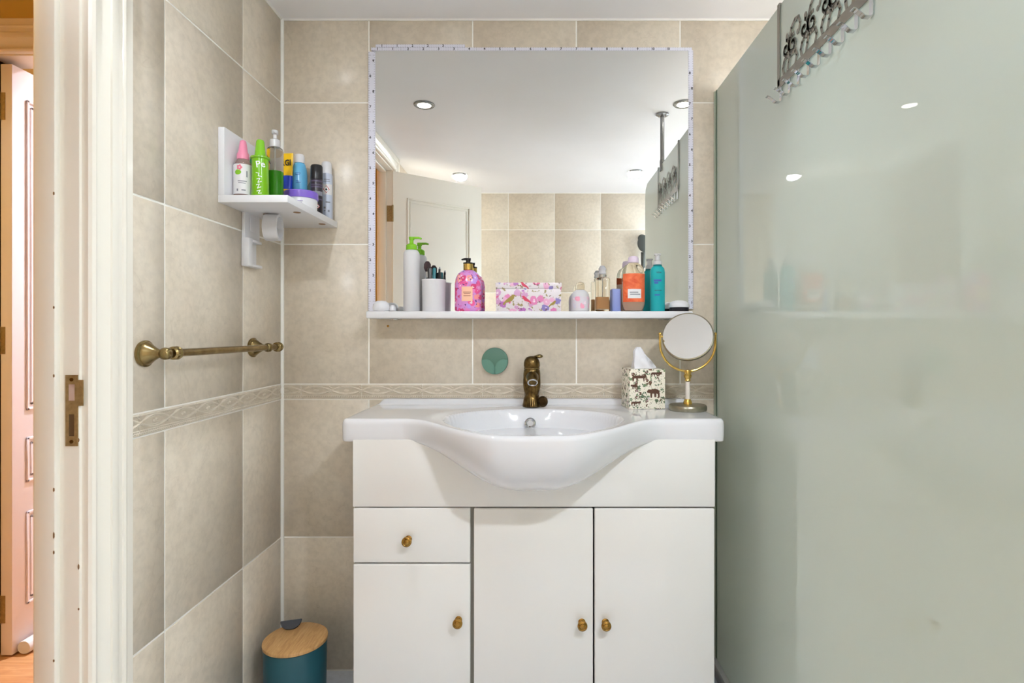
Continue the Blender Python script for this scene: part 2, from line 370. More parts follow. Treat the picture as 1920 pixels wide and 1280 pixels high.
# left wall: faces at x=XL facing +x ; along-coordinate a = y
YJ = [-0.237-0.33*i for i in range(0, 8)]
DY0, DY1, DZ = -0.80, -1.40, H+0.905               # door opening
TW = 0.07
wl = wall('wall_left', 'beige stone tiled wall with the towel rail and doorway', [
    (XL-TW, XL-0.0016, DY0+0.012, 0.06, 0, 2.5), (XL-TW, XL-0.0016, DY1-0.012, DY0+0.012, DZ+0.012, 2.5), (XL-TW, XL-0.0016, -2.7, DY1-0.012, 0, 2.5)])
fl_ = lambda a, z: ((XL, a, z), PI/2)
for z0, z1 in ROW_Z:
    for a0, a1 in cuts(-0.70, 0, YJ): tile(wl, a0, a1, z0, z1, fl_)
    for a0, a1 in cuts(YF, -1.50, YJ): tile(wl, a0, a1, z0, z1, fl_)
border_run(wl, -0.70, -0.002, -0.069, fl_); border_run(wl, YF, -1.50, -0.069, fl_)
# right wall and the wall behind the camera
wr = wall('wall_right', 'beige stone tiled wall inside the shower', [
    (XR+0.0016, XR+0.1, YF-0.1, ADDED_WIN[0], 0, ZC+0.12), (XR+0.0016, XR+0.1, ADDED_WIN[1], 0.0, 0, ZC+0.12), (XR+0.0016, XR+0.1, ADDED_WIN[0], ADDED_WIN[1], 0, ADDED_WIN[2]), (XR+0.0016, XR+0.1, ADDED_WIN[0], ADDED_WIN[1], ADDED_WIN[3], ZC+0.12)])
fr_ = lambda a, z: ((XR, a, z), -PI/2)
wf = wall('wall_rear', 'beige stone tiled wall facing the mirror', [(XL-0.1, XR+0.1, YF-0.12, YF-0.0016, 0, ZC+0.12)])
ff_ = lambda a, z: ((a, YF, z), PI)
for z0, z1 in ROW_Z:
    for a0, a1 in cuts(YF, 0, YJ+[ADDED_WIN[0], ADDED_WIN[1]]):
        if ADDED_WIN[0]-0.001 < a0 and a1 < ADDED_WIN[1]+0.001:
            if z0 < ADDED_WIN[2]: tile(wr, a0, a1, z0, min(z1, ADDED_WIN[2]), fr_)
            if z1 > ADDED_WIN[3]: tile(wr, a0, a1, max(z0, ADDED_WIN[3]), z1, fr_)
        else: tile(wr, a0, a1, z0, z1, fr_)
    for a0, a1 in cuts(XL, XR, XJ): tile(wf, a0, a1, z0, z1, ff_)
border_run(wr, YF, 0, -0.069, fr_); border_run(wf, XL, XR, XL+0.062, ff_)
wn = thing('added_window_1', 'added unseen frosted window in the shower wall, for cool daylight', None, (XR, (ADDED_WIN[0]+ADDED_WIN[1])/2, ADDED_WIN[2]), kind='structure')  # window added out of view to let cool light into the room
wh, wv = (ADDED_WIN[1]-ADDED_WIN[0])/2, ADDED_WIN[3]-ADDED_WIN[2]
bm = B(); box(bm, 0.03, 0.08, -wh, -wh+0.045, 0, wv, 0.002); box(bm, 0.03, 0.08, wh-0.045, wh, 0, wv, 0.002); box(bm, 0.03, 0.08, -wh+0.045, wh-0.045, 0, 0.045, 0.002); box(bm, 0.03, 0.08, -wh+0.045, wh-0.045, wv-0.045, wv, 0.002)
finish('added_window_frame', bm, 'white_plastic', wn)
finish('pane', box(B(), 0.052, 0.056, -wh+0.045, wh-0.045, 0.045, wv-0.045), 'added_window_glass', wn, smooth=False)
finish('added_window_sill', box(B(), -0.012, 0.03, -wh, wh, 0.0, 0.012, 0.002), 'white_plastic', wn)
# floor and ceiling
fo = tag(finish('floor', box(B(), XL-0.07, XR+0.1, YF-0.1, 0.1, -0.1, -0.0016), 'grout', smooth=False), 'pale blue grey tiled bathroom floor', kind='structure')
for a0, a1 in cuts(XL, XR, XJ):
    for b0, b1 in cuts(YF, 0, YJ):
        o = tile(fo, a0, a1, b0, b1, lambda a, z: ((a, z, 0), 0), m='floor_tile')
        if o is not None: o.location = ((a0+a1)/2, (b0+b1)/2, 0); o.rotation_euler = (-PI/2, 0, 0)
tag(finish('ceiling', box(B(), XL-TW, XR+0.1, YF-0.1, 0.1, ZC, ZC+0.12), 'ceiling_paint', smooth=False), 'smooth off white painted bathroom ceiling', kind='structure')
bm = B()
def bead(bm, p, q, r=0.005): tube(bm, [p, q], r, 6)
bead(bm, (XL+0.001, -0.001, 0.0), (XL+0.001, -0.001, ZC), 0.0078); bead(bm, (XL, -0.001, ZC-0.001), (XR, -0.001, ZC-0.001), 0.0045); bead(bm, (XL+0.001, -0.685, ZC-0.001), (XL+0.001, 0, ZC-0.001), 0.0045)
bead(bm, (XL, YF+0.001, ZC-0.001), (XR, YF+0.001, ZC-0.001), 0.0045)
tag(finish('trim_1', bm, 'sealant'), 'white sealant beads along the wall corners and ceiling', kind='structure')

# ------------------------------------------------------------------ bathroom doorway: lining, architrave, stops
PROF = [(0.0, 0.0), (0.0, 0.012), (0.003, 0.017), (0.008, 0.0195), (0.014, 0.018), (0.018, 0.014), (0.019, 0.011), (0.026, 0.0105), (0.034, 0.012), (0.042, 0.016),
        (0.046, 0.0175), (0.047, 0.0205), (0.055, 0.022), (0.063, 0.0205), (0.066, 0.0175), (0.067, 0.0145), (0.080, 0.0145), (0.081, 0.0165), (0.086, 0.018), (0.091, 0.0165), (0.092, 0.0135), (0.112, 0.0125), (0.114, 0.011), (0.114, 0.0)]
def architrave(bm, axis_pt, wall_n, ya, yb, ztop, zcap, along='y', face=0.0):
    """legs at ya, yb (ya>yb or xa<xb) and a head at ztop; wall_n sign of outward normal; face coord"""
    def P(s_along, z, t):
        return (face+wall_n*t, s_along, z) if along == 'y' else (s_along, face+wall_n*t, z)
    for base, sgn in ((ya, 1 if ya > yb else -1), (yb, -1 if ya > yb else 1)):
        lo = [bm.verts.new(P(base+sgn*(0.005+s), 0.0, t)) for s, t in PROF]
        hi = [bm.verts.new(P(base+sgn*(0.005+s), min(ztop+0.005+s, zcap), t)) for s, t in PROF]
        for i in range(len(PROF)-1): bm.faces.new((lo[i], lo[i+1], hi[i+1], hi[i]))
        bm.faces.new(lo); bm.faces.new(hi)
    smax = zcap-ztop-0.005
    pr = [(min(s, smax), t) for s, t in PROF if s <= smax]; pr.append((smax, 0.0))
    s0 = 1 if ya > yb else -1
    A_ = [bm.verts.new(P(ya+s0*(0.005+s), ztop+0.005+s, t)) for s, t in pr]
    B_ = [bm.verts.new(P(yb-s0*(0.005+s), ztop+0.005+s, t)) for s, t in pr]
    for i in range(len(pr)-1): bm.faces.new((A_[i], A_[i+1], B_[i+1], B_[i]))
    return bm
dfm = thing('trim_2', 'white moulded door frame beside the towel rail', None, (XL, DY0, 0), kind='structure'); dfm_loc = Vector((XL, DY0, 0))
def child_world(o, parent): o.parent = parent; o.matrix_parent_inverse = Matrix.Translation(-Vector(parent.location)) if not any(parent.rotation_euler) else parent.matrix_basis.inverted(); return o
o = finish('architrave', architrave(B(), None, 1, DY0, DY1, DZ, ZC-0.001, 'y', XL-0.0005), 'gloss_paint', ang=25); child_world(o, dfm)
o = finish('hall_architrave', architrave(B(), None, -1, DY0, DY1, DZ, ZC+0.10, 'y', XL-TW-0.002), 'hall_white', ang=25); child_world(o, dfm)
bm = B(); xo, xi = XL-TW-0.004, XL
box(bm, xo, xi, DY0, DY0+0.012, 0, DZ+0.012, 0.0015); box(bm, xo, xi, DY1-0.012, DY1, 0, DZ+0.012, 0.0015); box(bm, xo, xi, DY1, DY0, DZ, DZ+0.012, 0.0015)
child_world(finish('jamb', bm, 'gloss_paint'), dfm)
bm = B(); box(bm, xo+0.002, XL-0.034, DY0-0.012, DY0+0.001, 0, DZ, 0.003); box(bm, xo+0.002, XL-0.034, DY1-0.001, DY1+0.012, 0, DZ, 0.003); box(bm, xo+0.002, XL-0.034, DY1, DY0, DZ-0.012, DZ, 0.003)
child_world(finish('door_stop', bm, 'gloss_paint'), dfm)
# paint chips on the edges of the frame
mat('bare_wood', (138, 104, 70), 0.8)
for z, y, x, s in ((0.80, DY0-0.0122, XL-0.0352, 1), (0.72, DY0-0.0122, XL-0.0352, 1.6), (0.69, DY0-0.0122, XL-0.0352, 0.9), (0.50, DY0-0.0122, XL-0.0352, 0.7), (0.345, DY0-0.0122, XL-0.0352, 1.8), (1.0, DY0-0.0122, XL-0.0352, 0.8),
                   (1.12, DY0-0.0122, XL-0.0352, 0.7), (0.885, DY0-0.0003, XL-0.0012, 0.9), (0.66, DY0-0.0003, XL-0.0012, 1.3), (0.585, DY0-0.0003, XL-0.0012, 0.6), (1.32, DY0-0.0122, XL-0.0352, 0.8)):
    t = B(); bmesh.ops.create_icosphere(t, subdivisions=1, radius=0.0022)
    bm = B(); merge(bm, t, T(x, y, z) @ Matrix.Diagonal((0.8, 0.35, 1.9*s, 1))); child_world(finish('paint_chip', bm, 'bare_wood'), dfm)
# strike plate
sp = thing('strike_plate', 'worn brass lock strike plate on the white door frame', 'strike plate', (XL-0.012, DY0-0.0005, H-0.14))
bm = B(); z0, z1 = -0.0635, 0.0625
def plate_with_holes(bm, xa, xb, za, zb, holes, y0, y1):
    xs = sorted({xa, xb}|{h[0] for h in holes}|{h[1] for h in holes}); zs = sorted({za, zb}|{h[2] for h in holes}|{h[3] for h in holes})
    for i in range(len(xs)-1):
        for j in range(len(zs)-1):
            cx, cz = (xs[i]+xs[i+1])/2, (zs[j]+zs[j+1])/2
            if any(h[0] < cx < h[1] and h[2] < cz < h[3] for h in holes): continue
            box(bm, xs[i], xs[i+1], y0, y1, zs[j], zs[j+1])
    bmesh.ops.remove_doubles(bm, verts=bm.verts[:], dist=1e-5)
plate_with_holes(bm, -0.0115, 0.0105, z0, z1, [(-0.0062, 0.0052, 0.017, 0.046), (-0.0052, 0.0042, -0.046, -0.007)], -0.0015, 0.0)
box(bm, 0.0105, 0.020, -0.0015, 0.0, 0.008, 0.054)
finish('plate', bm, 'worn_brass', sp, smooth=False)
bm = B(); box(bm, -0.0062, 0.0052, -0.0006, -0.0001, 0.017, 0.046); finish('latch_recess', bm, mat('raw_timber', (196, 170, 158), 0.8), sp, smooth=False)
bm = B(); box(bm, -0.0052, 0.0042, -0.0006, -0.0001, -0.046, -0.007); finish('bolt_recess', bm, mat('dark_recess', (96, 72, 46), 0.8), sp, smooth=False)
for z in (0.0545, -0.0555):
    finish('screw', lathe(B(), [(0.0035, 0), (0.0032, 0.0008), (0.0, 0.0011)], 14, mtx=T(-0.0005, -0.0014, z) @ RX(PI/2)), 'dark_bronze', sp)

# the bathroom door itself, swung open behind the camera (seen in the mirror)
def panel_door(name, label, w_, h_, t_, panels, loc, rot, m, hinge_z, hinge_m='worn_brass', leaf=0.0):
    """local x 0..w from the hinge, z up, faces y=-t..0"""
    root = thing(name, label, None, loc, rot, kind='structure')
    bm = box(B(), 0, w_, -t_, 0, 0.006, h_, 0.002); finish('door_leaf', bm, m, root)
    for (xa, xb, za, zb) in panels:
        bm = B()
        for y_, s in ((0.0, 1), (-t_, -1)):
            for k, (ins, pr) in enumerate(((0.0, 0.006), (0.018, 0.003))):
                for (a, b, c, d) in ((xa+ins, xb-ins, zb-ins-0.010, zb-ins), (xa+ins, xb-ins, za+ins, za+ins+0.010), (xa+ins, xa+ins+0.010, za+ins, zb-ins), (xb-ins-0.010, xb-ins, za+ins, zb-ins)):
                    box(bm, a, b, min(y_, y_+s*pr), max(y_, y_+s*pr), c, d, 0.0025, 1)
        finish('panel_moulding', bm, m, root)
    for hz in hinge_z:
        bm = B(); box(bm, -0.0016, 0.0, -t_+0.004+leaf, -0.001, hz-0.045, hz+0.045); tube(bm, [(-0.003, 0.003, hz-0.046), (-0.003, 0.003, hz+0.046)], 0.005, 10)
        finish('hinge', bm, hinge_m, root)
    return root
ang = math.atan2(-0.38, 0.472)
d1 = panel_door('door_1', 'white painted panel door standing open, reflected in the mirror', 0.592, DZ-0.004, 0.035,
           [(0.085, 0.507, 1.10, 1.84), (0.085, 0.507, 0.78, 1.0), (0.085, 0.507, 0.18, 0.68)], (XL+0.004, DY1+0.006, 0), ang, 'gloss_paint', (1.74, 1.05, 0.25))
hd = B()
for s, y_ in ((1, 0.0), (-1, -0.035)):
    lathe(hd, [(0.024, 0), (0.024, 0.004), (0.012, 0.008), (0.009, 0.02), (0.022, 0.032), (0.025, 0.044), (0.016, 0.056), (0, 0.058)], 18, mtx=T(0.54, y_, 1.0) @ RX(-PI/2*s))
finish('door_knob', hd, 'antique_brass', d1)
# jamb side hinge leaves
for hz in (1.74, 1.05, 0.25):
    bm = B(); box(bm, XL-0.032, XL-0.002, DY1, DY1+0.0018, hz-0.045, hz+0.045); child_world(finish('hinge_leaf', bm, 'worn_brass'), dfm)

# ------------------------------------------------------------------ the hall beyond
HX0, HY = -2.15, 0.06
fh = tag(finish('floor_hall', box(B(), -3.2, XL-TW+0.0, -2.6, 1.9, -0.1, -0.009), 'hall_wall', smooth=False), 'orange wood laminate floor of the hall', kind='structure')
pm = None; py = -2.6; row = 0
while py < 1.9:
    px = -3.2+(-0.5 if row % 2 else 0.0)
    for k in range(4):
        a, b = max(px, -3.2), min(px+0.8, XL-TW-0.012)
        if b-a > 0.05:
            bm = box(B(), a, b-0.001, py, py+0.119, -0.009, 0.0, 0.0008, 1); o = finish('plank', bm, 'laminate_plank', fh)
        px += 0.8
    py += 0.12; row += 1
OX0, OX1, HD = -1.80, -1.03, H+0.905
tag(finish('wall_hall_end', box(box(box(B(), -3.2, OX0, HY, HY+0.09, 0, 2.45), OX1, XL-TW, HY, HY+0.09, 0, 2.45), OX0, OX1, HY, HY+0.09, HD+0.012, 2.45), 'hall_wall', smooth=False), 'warm yellow hall wall around the far doorway', kind='structure')
tag(finish('wall_hall_side', box(B(), HX0-0.1, HX0, -2.6, HY, 0, 2.45), 'hall_wall', smooth=False), 'warm yellow side wall of the hall', kind='structure')
tag(finish('wall_hall_near', box(B(), -3.2, XL-TW, -2.7, -2.6, 0, 2.45), 'hall_wall', smooth=False), 'warm yellow near wall of the hall', kind='structure')
tag(finish('ceiling_hall', box(B(), -3.2, XL-TW, -2.7, 1.9, 2.45, 2.55), 'hall_wall', smooth=False), 'hall ceiling beyond the doorway', kind='structure')
tag(finish('wall_room_beyond', box(box(box(B(), -3.2, XL-TW, 1.8, 1.9, 0, 2.45), -3.3, -3.2, HY, 1.9, 0, 2.45), XL-TW-0.02, XL-TW+0.06, 0.12, 1.9, 0, 2.45), 'hall_white', smooth=False), 'white walls of the room beyond the hall', kind='structure')
tr = thing('trim_3', 'warm lit moulded door casing across the hall', None, (OX0, HY, 0), kind='structure')
child_world(finish('architrave', architrave(B(), None, -1, OX0, OX1, HD, 2.45, 'x', HY+0.0005), 'hall_white', ang=25), tr)
bm = B(); box(bm, OX0-0.012, OX0, HY-0.002, HY+0.092, 0, HD+0.012, 0.001); box(bm, OX1, OX1+0.012, HY-0.002, HY+0.092, 0, HD+0.012, 0.001); box(bm, OX0, OX1, HY-0.002, HY+0.092, HD, HD+0.012, 0.001)
child_world(finish('jamb', bm, 'hall_white'), tr)
DX = -1.738
d2 = panel_door('door_2', 'white panelled hall door standing open beyond the door frame', 0.74, HD-0.02, 0.038,
           [(0.05, 0.30, H-0.269, H+0.787), (0.05, 0.30, H-0.513, H-0.36), (0.05, 0.30, H-0.928, H-0.612), (0.40, 0.66, H-0.269, H+0.787), (0.40, 0.66, H-0.928, H-0.36)], (DX-0.038, 0.072, 0), PI/2, 'hall_door_paint', (H+0.745, H-0.03, H-0.92), leaf=0.018)
for o in d2.children: o.location.y = -0.0     # faces x = DX-0.038 .. DX
bm = B()
lathe(bm, [(0.0, 0.0), (0.021, 0.001), (0.0225, 0.004), (0.0225, 0.6), (0.021, 0.603), (0.0, 0.604)], 20, mtx=T(DX+0.026, 0.085, 0.0235) @ RX(-PI/2))
tag(finish('draught_excluder', bm, 'white_plastic'), 'white foam draught excluder tube along the hall door foot', 'draught excluder')

# hall lights: warm ceiling downlight, and a cooler lamp in the room beyond
def downlight(name, label, x, y, zc, col, watts, group, r=0.045, tilt=0.0, spread=2.3, roll=0.0):
    t = thing(name, label, 'downlight', (x, y, zc), group=group)
    bm = B(); prof = [(0.030, -0.001), (0.046, -0.001), (0.046, -0.004), (0.043, -0.007), (0.034, -0.008), (0.030, -0.006)]
    n = 32; rings = [[bm.verts.new((rr*math.cos(2*PI*i/n), rr*math.sin(2*PI*i/n), zz)) for i in range(n)] for rr, zz in prof]
    for k in range(len(prof)):
        a, b = rings[k], rings[(k+1) % len(prof)]
        for i in range(n): bm.faces.new((a[i], a[(i+1) % n], b[(i+1) % n], b[i]))
    finish('trim_ring', bm, 'nickel' if group else 'chrome', t)
    finish('bulb_face', lathe(B(), [(0.0, -0.0045), (0.030, -0.0045), (0.030, -0.0015), (0, -0.0015)], 24), 'lamp_glow', t)
    ld = bpy.data.lights.new('bulb', 'AREA'); ld.shape = 'DISK'; ld.size = 2*r; ld.energy = watts; ld.color = col; ld.spread = spread
    lo = bpy.data.objects.new('bulb_light', ld); C.objects.link(lo); lo.parent = t; lo.location = (0, 0, -0.012); lo.rotation_euler = (tilt, roll, 0)
    return t
for x, y, c, k, where in LAMPS:
    downlight('ceiling_downlight', 'round recessed ceiling downlight '+where, x, y, ZC, c, LAMP_W*k, 'recessed bathroom downlights', tilt=0.45 if y < -1.5 else 0.0, spread=1.4 if y > -1.5 else LAMP_SPREAD, roll=-0.5 if x > 0 and y > -1.5 else 0.0)   # the rear pair are swivelled towards the basin wall
downlight('ceiling_downlight', 'warm recessed downlight in the hall ceiling', -1.96, -0.95, 2.45, (1.0, 0.77, 0.33), 8.0, 'hall lights')
downlight('ceiling_downlight', 'pale recessed downlight in the room beyond the hall', -1.2, 0.85, 2.45, (0.84, 0.86, 1.0), 36.0, 'hall lights')

# ------------------------------------------------------------------ wall mirror with paper measuring tape edging
MX0, MX1, MZ0, MZ1 = -0.514, 0.481, H+0.061, H+0.891
wm = thing('wall_mirror', 'large frameless wall mirror edged with paper measuring tape', 'mirror', (0, 0, MZ0))
o = finish('mirror_glass', box(B(), MX0, MX1, -0.006, -0.0005, 0, MZ1-MZ0, 0.0008, 1), 'mirror_silver', wm, smooth=False)
m = mat('tape_paper', (222, 222, 236), 0.55)
def tape(xa, xb, za, zb, marks=True, y0=-0.0075, vertical=False):
    s = finish('tape_strip', box(B(), xa, xb, y0, -0.0006, za-MZ0, zb-MZ0, 0.0004, 1), 'tape_paper', wm)
    bm = B(); k = 0; L = (zb-za) if vertical else (xb-xa); wd = (xb-xa) if vertical else (zb-za)
    nt_ = int(L/0.0075)
    for i in range(nt_):
        p = 0.004+i*0.0075; big = i % 8 == 4
        for side in (0, 1):
            ln_ = wd*(0.34 if big else 0.16); off = 0.0004
            if vertical:
                xA = xa+off if side == 0 else xb-off-ln_
                bm.faces.new([bm.verts.new(c) for c in ((xA, y0-0.0002, za-MZ0+p), (xA+ln_, y0-0.0002, za-MZ0+p), (xA+ln_, y0-0.0002, za-MZ0+p+0.0009), (xA, y0-0.0002, za-MZ0+p+0.0009))])
            else:
                zA = za-MZ0+off if side == 0 else zb-MZ0-off-ln_
                bm.faces.new([bm.verts.new(c) for c in ((xa+p, y0-0.0002, zA), (xa+p+0.0009, y0-0.0002, zA), (xa+p+0.0009, y0-0.0002, zA+ln_), (xa+p, y0-0.0002, zA+ln_))])
    finish('tape_ticks', bm, 'print_grey', s, smooth=False)
    bm = B(); nd_ = max(1, int(L/0.0485))
    for i in range(nd_):
        t = text_bm(str(i//2+1), 0.011, 0.0004); p = 0.02+i*0.0485; side = -1 if i % 2 else 1
        if vertical: stand(t, (xa+xb)/2+side*wd*0.22, za-MZ0+p, y0-0.0003)
        else: stand(t, xa+p, (za+zb)/2-MZ0, y0-0.0003)
        merge(bm, t)
    finish('tape_digits', bm, 'print_black', s, smooth=False)
tape(MX0-0.021, MX0+0.001, MZ0, MZ1-0.004, vertical=True)
tape(MX1-0.001, MX1+0.014, MZ0+0.01, MZ1, vertical=True)
tape(MX0-0.012, MX1+0.010, MZ1-0.001, MZ1+0.009)
tape(MX0+0.002, MX0+0.285, MZ1+0.0095, MZ1+0.0185)

# shelf under the mirror
SH = H+0.060
sh = thing('mirror_shelf', 'long narrow white shelf under the wall mirror', 'shelf', (-0.0225, 0, SH-0.021))
finish('board', box(B(), -0.4875, 0.4875, -0.115, -0.0085, 0, 0.021, 0.003), 'white_laminate', sh)
for x in (-0.42, 0.42): finish('bracket', box(B(), x-0.012, x+0.012, -0.06, -0.0004, -0.004, 0.001, 0.0015), 'chrome', sh)
finish('brass_screw', lathe(B(), [(0.004, 0), (0.0035, 0.002), (0, 0.003)], 10, mtx=T(-0.452, -0.0005, H-0.003+0.021-SH+0.02) @ RX(PI/2)), 'brass_knob', sh)

# ------------------------------------------------------------------ vanity cabinet and ceramic basin
CX0, CX1, CY, CZ = -0.4785, 0.462, -0.318, H-0.285
cab = thing('vanity_cabinet', 'cream gloss vanity cabinet with brass knobs under the basin', 'cabinet', (-0.008, -0.16, 0)); co = Vector(cab.location)
def cabp(name, bm, m, parent=None):
    for v in bm.verts: v.co -= co
    return finish(name, bm, m, parent or cab)
bm = B(); th = 0.016
box(bm, CX0, CX0+th, CY, -0.002, 0.07, CZ, 0.001); box(bm, CX1-th, CX1, CY, -0.002, 0.07, CZ, 0.001); box(bm, CX0+th, CX1-th, CY, -0.002, 0.07, 0.086); box(bm, -0.178, -0.162, CY, -0.01, 0.086, CZ-0.17); box(bm, CX0+th, CX1-th, -0.01, -0.002, 0.086, CZ)
box(bm, CX0+th, CX1-th, -0.27, -0.255, 0.0, 0.07); cabp('body', bm, 'cabinet_inside')
FZ = H-0.4555; fy0, fy1 = CY-0.017, CY-0.0005
cabp('fascia', box(B(), CX0, CX1, fy0, fy1, FZ, CZ+0.004, 0.002), 'cabinet_gloss')
def front(name, xa, xb, za, zb, kx, kz):
    o = cabp(name, box(B(), xa, xb, fy0, fy1, za, zb, 0.0035, 3), 'cabinet_gloss')
    k = B(); lathe(k, [(0.0085, 0), (0.0095, 0.002), (0.006, 0.004), (0.005, 0.012), (0.0105, 0.017), (0.0130, 0.021), (0.0125, 0.025), (0.0085, 0.0275), (0.007, 0.0265), (0.004, 0.028), (0, 0.0285)], 22, mtx=T(kx, fy0, kz) @ RX(PI/2))
    cabp('knob', k, 'brass_knob', o); return o
front('drawer', CX0+0.001, -0.1735, H-0.6005, FZ-0.003, -0.3335, H-0.538)
front('door', CX0+0.001, -0.1735, 0.075, H-0.6045, -0.2034, H-0.747)
front('door', -0.1645, 0.1453, 0.075, FZ-0.004, 0.116, H-0.753)
front('door', 0.1492, CX1-0.001, 0.075, FZ-0.004, 0.177, H-0.753)

def basin():
    DZk = H-0.228; xc = -0.010; hx = 0.5015; x0, x1 = xc-hx, xc+hx
    def yf(x):
        a = abs(x-xc); y = -0.335
        if a > hx-0.022: d = a-(hx-0.022); y += 0.022-math.sqrt(max(0, 0.022**2-d*d))
        return y-0.185*sm((0.345-a)/0.27)
    def rimdrop(x): return 0.010*sm((0.33-abs(x-xc))/0.27)
    def zb(x): return H-0.2875-0.116*sm((0.335-abs(x-xc))/0.30)
    def zt(x, y):
        z = DZk
        z -= rimdrop(x)*sm((-y-0.2)/0.25)
        z += 0.016*sm((y+0.046)/0.022)*sm((hx-0.012-abs(x-xc))/0.02)
        e = math.sqrt(((x-xc)/0.232)**2+((y+0.298)/0.183)**2)
        # shallow dish around the bowl, then the bowl
        if e < 1.25: z -= 0.004*sm((1.25-e)/0.25)
        if e < 1.0:
            q = 1-e; z -= 0.135*(1-(1-min(q, 1))**3.0)**0.8 if q > 0 else 0
        return z
    NX, NY = 150, 96; R = 0.012
    us = []
    for i in range(5): us.append(x0+R*(1-math.cos(PI/2*i/4))*1.0)
    us += [x0+R+(x1-x0-2*R)*i/(NX) for i in range(1, NX)]
    us += [x1-R*(1-math.cos(PI/2*i/4)) for i in range(4, -1, -1)]
    bm = B(); cols = []
    for x in us:
        ed = min(x-x0, x1-x); dropx = 0.0
        if ed < R: dropx = R-math.sqrt(max(0, R*R-(R-ed)**2))
        f = yf(x); col = []
        ys = [-0.0005+(f+R+0.0005)*j/NY for j in range(NY+1)]
        for y in ys: col.append(Vector((x, y, zt(x, y)-dropx)))
        zr = col[-1].z
        for k in range(1, 5):
            a = PI/2*k/4; col.append(Vector((x, f+R-R*math.sin(a), zr-R*(1-math.cos(a)))))
        zr = col[-1].z; b = zb(x)
        bul = sm((0.345-abs(x-xc))/0.27); yb = -0.326 if abs(x-xc) < hx-0.03 else max(-0.326, f+0.006)
        for k in range(1, 15):
            a = PI/2*k/14
            yy = yb+(f-yb)*math.cos(a)**0.85; zz = zr+(b-zr)*math.sin(a)**1.0
            col.append(Vector((x, yy, zz)))
        col.append(Vector((x, max(yb, -0.3225), b))); col.append(Vector((x, max(yb, -0.3225)+0.0005, max(b, H-0.2835)))); col.append(Vector((x, -0.0005, H-0.2835)))
        cols.append([bm.verts.new(c) for c in col])
    for a, b in zip(cols, cols[1:]):
        for i in range(len(a)-1): bm.faces.new((a[i], b[i], b[i+1], a[i+1]))
        bm.faces.new((a[-1], b[-1], b[0], a[0]))
    bm.faces.new(cols[0]); bm.faces.new(list(reversed(cols[-1])))
    return bm
bs = thing('wash_basin', 'white ceramic wash basin with a bulging bowl on the cabinet', 'basin', (-0.010, -0.2, H-0.2835)); bo = Vector(bs.location)
bm = basin()
for v in bm.verts: v.co -= bo
finish('bowl', bm, 'ceramic', bs, ang=70)
bm = B(); lathe(bm, [(0.0165, 0), (0.0165, 0.004), (0.013, 0.006), (0.0095, 0.004), (0.0095, 0.001), (0, 0.001)], 24, mtx=T(-0.020-bo.x, -0.141-bo.y, H-0.2705-bo.z) @ RX(PI/2-0.45))
finish('overflow_ring', bm, 'chrome', bs)
bm = B(); lathe(bm, [(0.03, 0), (0.03, 0.003), (0.022, 0.005), (0.02, 0.003), (0, 0.006)], 24, mtx=T(0, -0.298-bo.y, H-0.3655-bo.z)); finish('drain', bm, 'chrome', bs)

# antique bronze tap shaped like a perched bird
tp = thing('basin_tap', 'antique bronze figured mixer tap on the basin', 'tap', (-0.016, -0.074, H-0.2285), 0.0)
prof = [(0.0285, 0), (0.0285, 0.006), (0.0265, 0.012), (0.0255, 0.022), (0.0245, 0.026), (0.0225, 0.030), (0.0235, 0.045), (0.0255, 0.065), (0.0265, 0.085), (0.0262, 0.098), (0.0245, 0.110), (0.0225, 0.1135)]
finish('body', lathe(B(), prof, 28), 'dark_bronze', tp)
finish('collar', lathe(B(), [(0.0225, 0.1125), (0.0245, 0.1145), (0.0245, 0.117), (0.0225, 0.119)], 28), 'antique_brass', tp)
finish('cap', lathe(B(), [(0.0235, 0.1185), (0.0250, 0.124), (0.0245, 0.134), (0.0215, 0.143), (0.0155, 0.150), (0.007, 0.153), (0, 0.1535)], 28), 'dark_bronze', tp)
bm = B(); tube(bm, [(0.004, 0.004, 0.146), (0.012, -0.004, 0.151), (0.020, -0.012, 0.153)], [0.006, 0.005, 0.0055], 12)
t = B(); bmesh.ops.create_uvsphere(t, u_segments=16, v_segments=10, radius=0.010); merge(bm, t, T(0.0225, -0.014, 0.153) @ Matrix.Diagonal((1.15, 1, 0.62, 1)))
finish('lever', bm, 'antique_brass', tp)
bm = B(); tube(bm, [(0.002, -0.018, 0.090), (0.002, -0.032, 0.091), (0.003, -0.045, 0.086), (0.003, -0.053, 0.078)], [0.019, 0.018, 0.0165, 0.0150], 18); finish('spout', bm, 'dark_bronze', tp)
bm = B(); d_ = Vector((0, -0.008, -0.008)).normalized()
for s, nm, mm in ((1, 'spout_ring', 'chrome'),):
    pts = []; c0 = Vector((0.003, -0.0542, 0.0768)); u = Vector((1, 0, 0)); v_ = d_.cross(u)
    tube(bm, [c0+0.0135*(u*math.cos(2*PI*i/20)+v_*math.sin(2*PI*i/20)) for i in range(20)], 0.0024, 8, closed=True)
finish('spout_ring', bm, 'chrome', tp)
bm = B()
for sx in (-1, 1):
    t = B(); bmesh.ops.create_uvsphere(t, u_segments=14, v_segments=10, radius=0.02)
    merge(bm, t, T(sx*0.014, -0.0085, 0.062) @ RY(sx*0.12) @ Matrix.Diagonal((0.62, 0.85, 1.9, 1)))
for sx in (-1, 1):
    for k in range(3): tube(bm, [(sx*0.006+(k-1)*0.0035, -0.022, 0.024), (sx*0.008+(k-1)*0.005, -0.029, 0.010), (sx*0.009+(k-1)*0.006, -0.0315, 0.003)], [0.003, 0.0028, 0.002], 6)
tube(bm, [(-0.0005, -0.0225, 0.058), (-0.0005, -0.0235, 0.032)], 0.003, 6)
finish('wing_relief', bm, 'dark_bronze', tp)
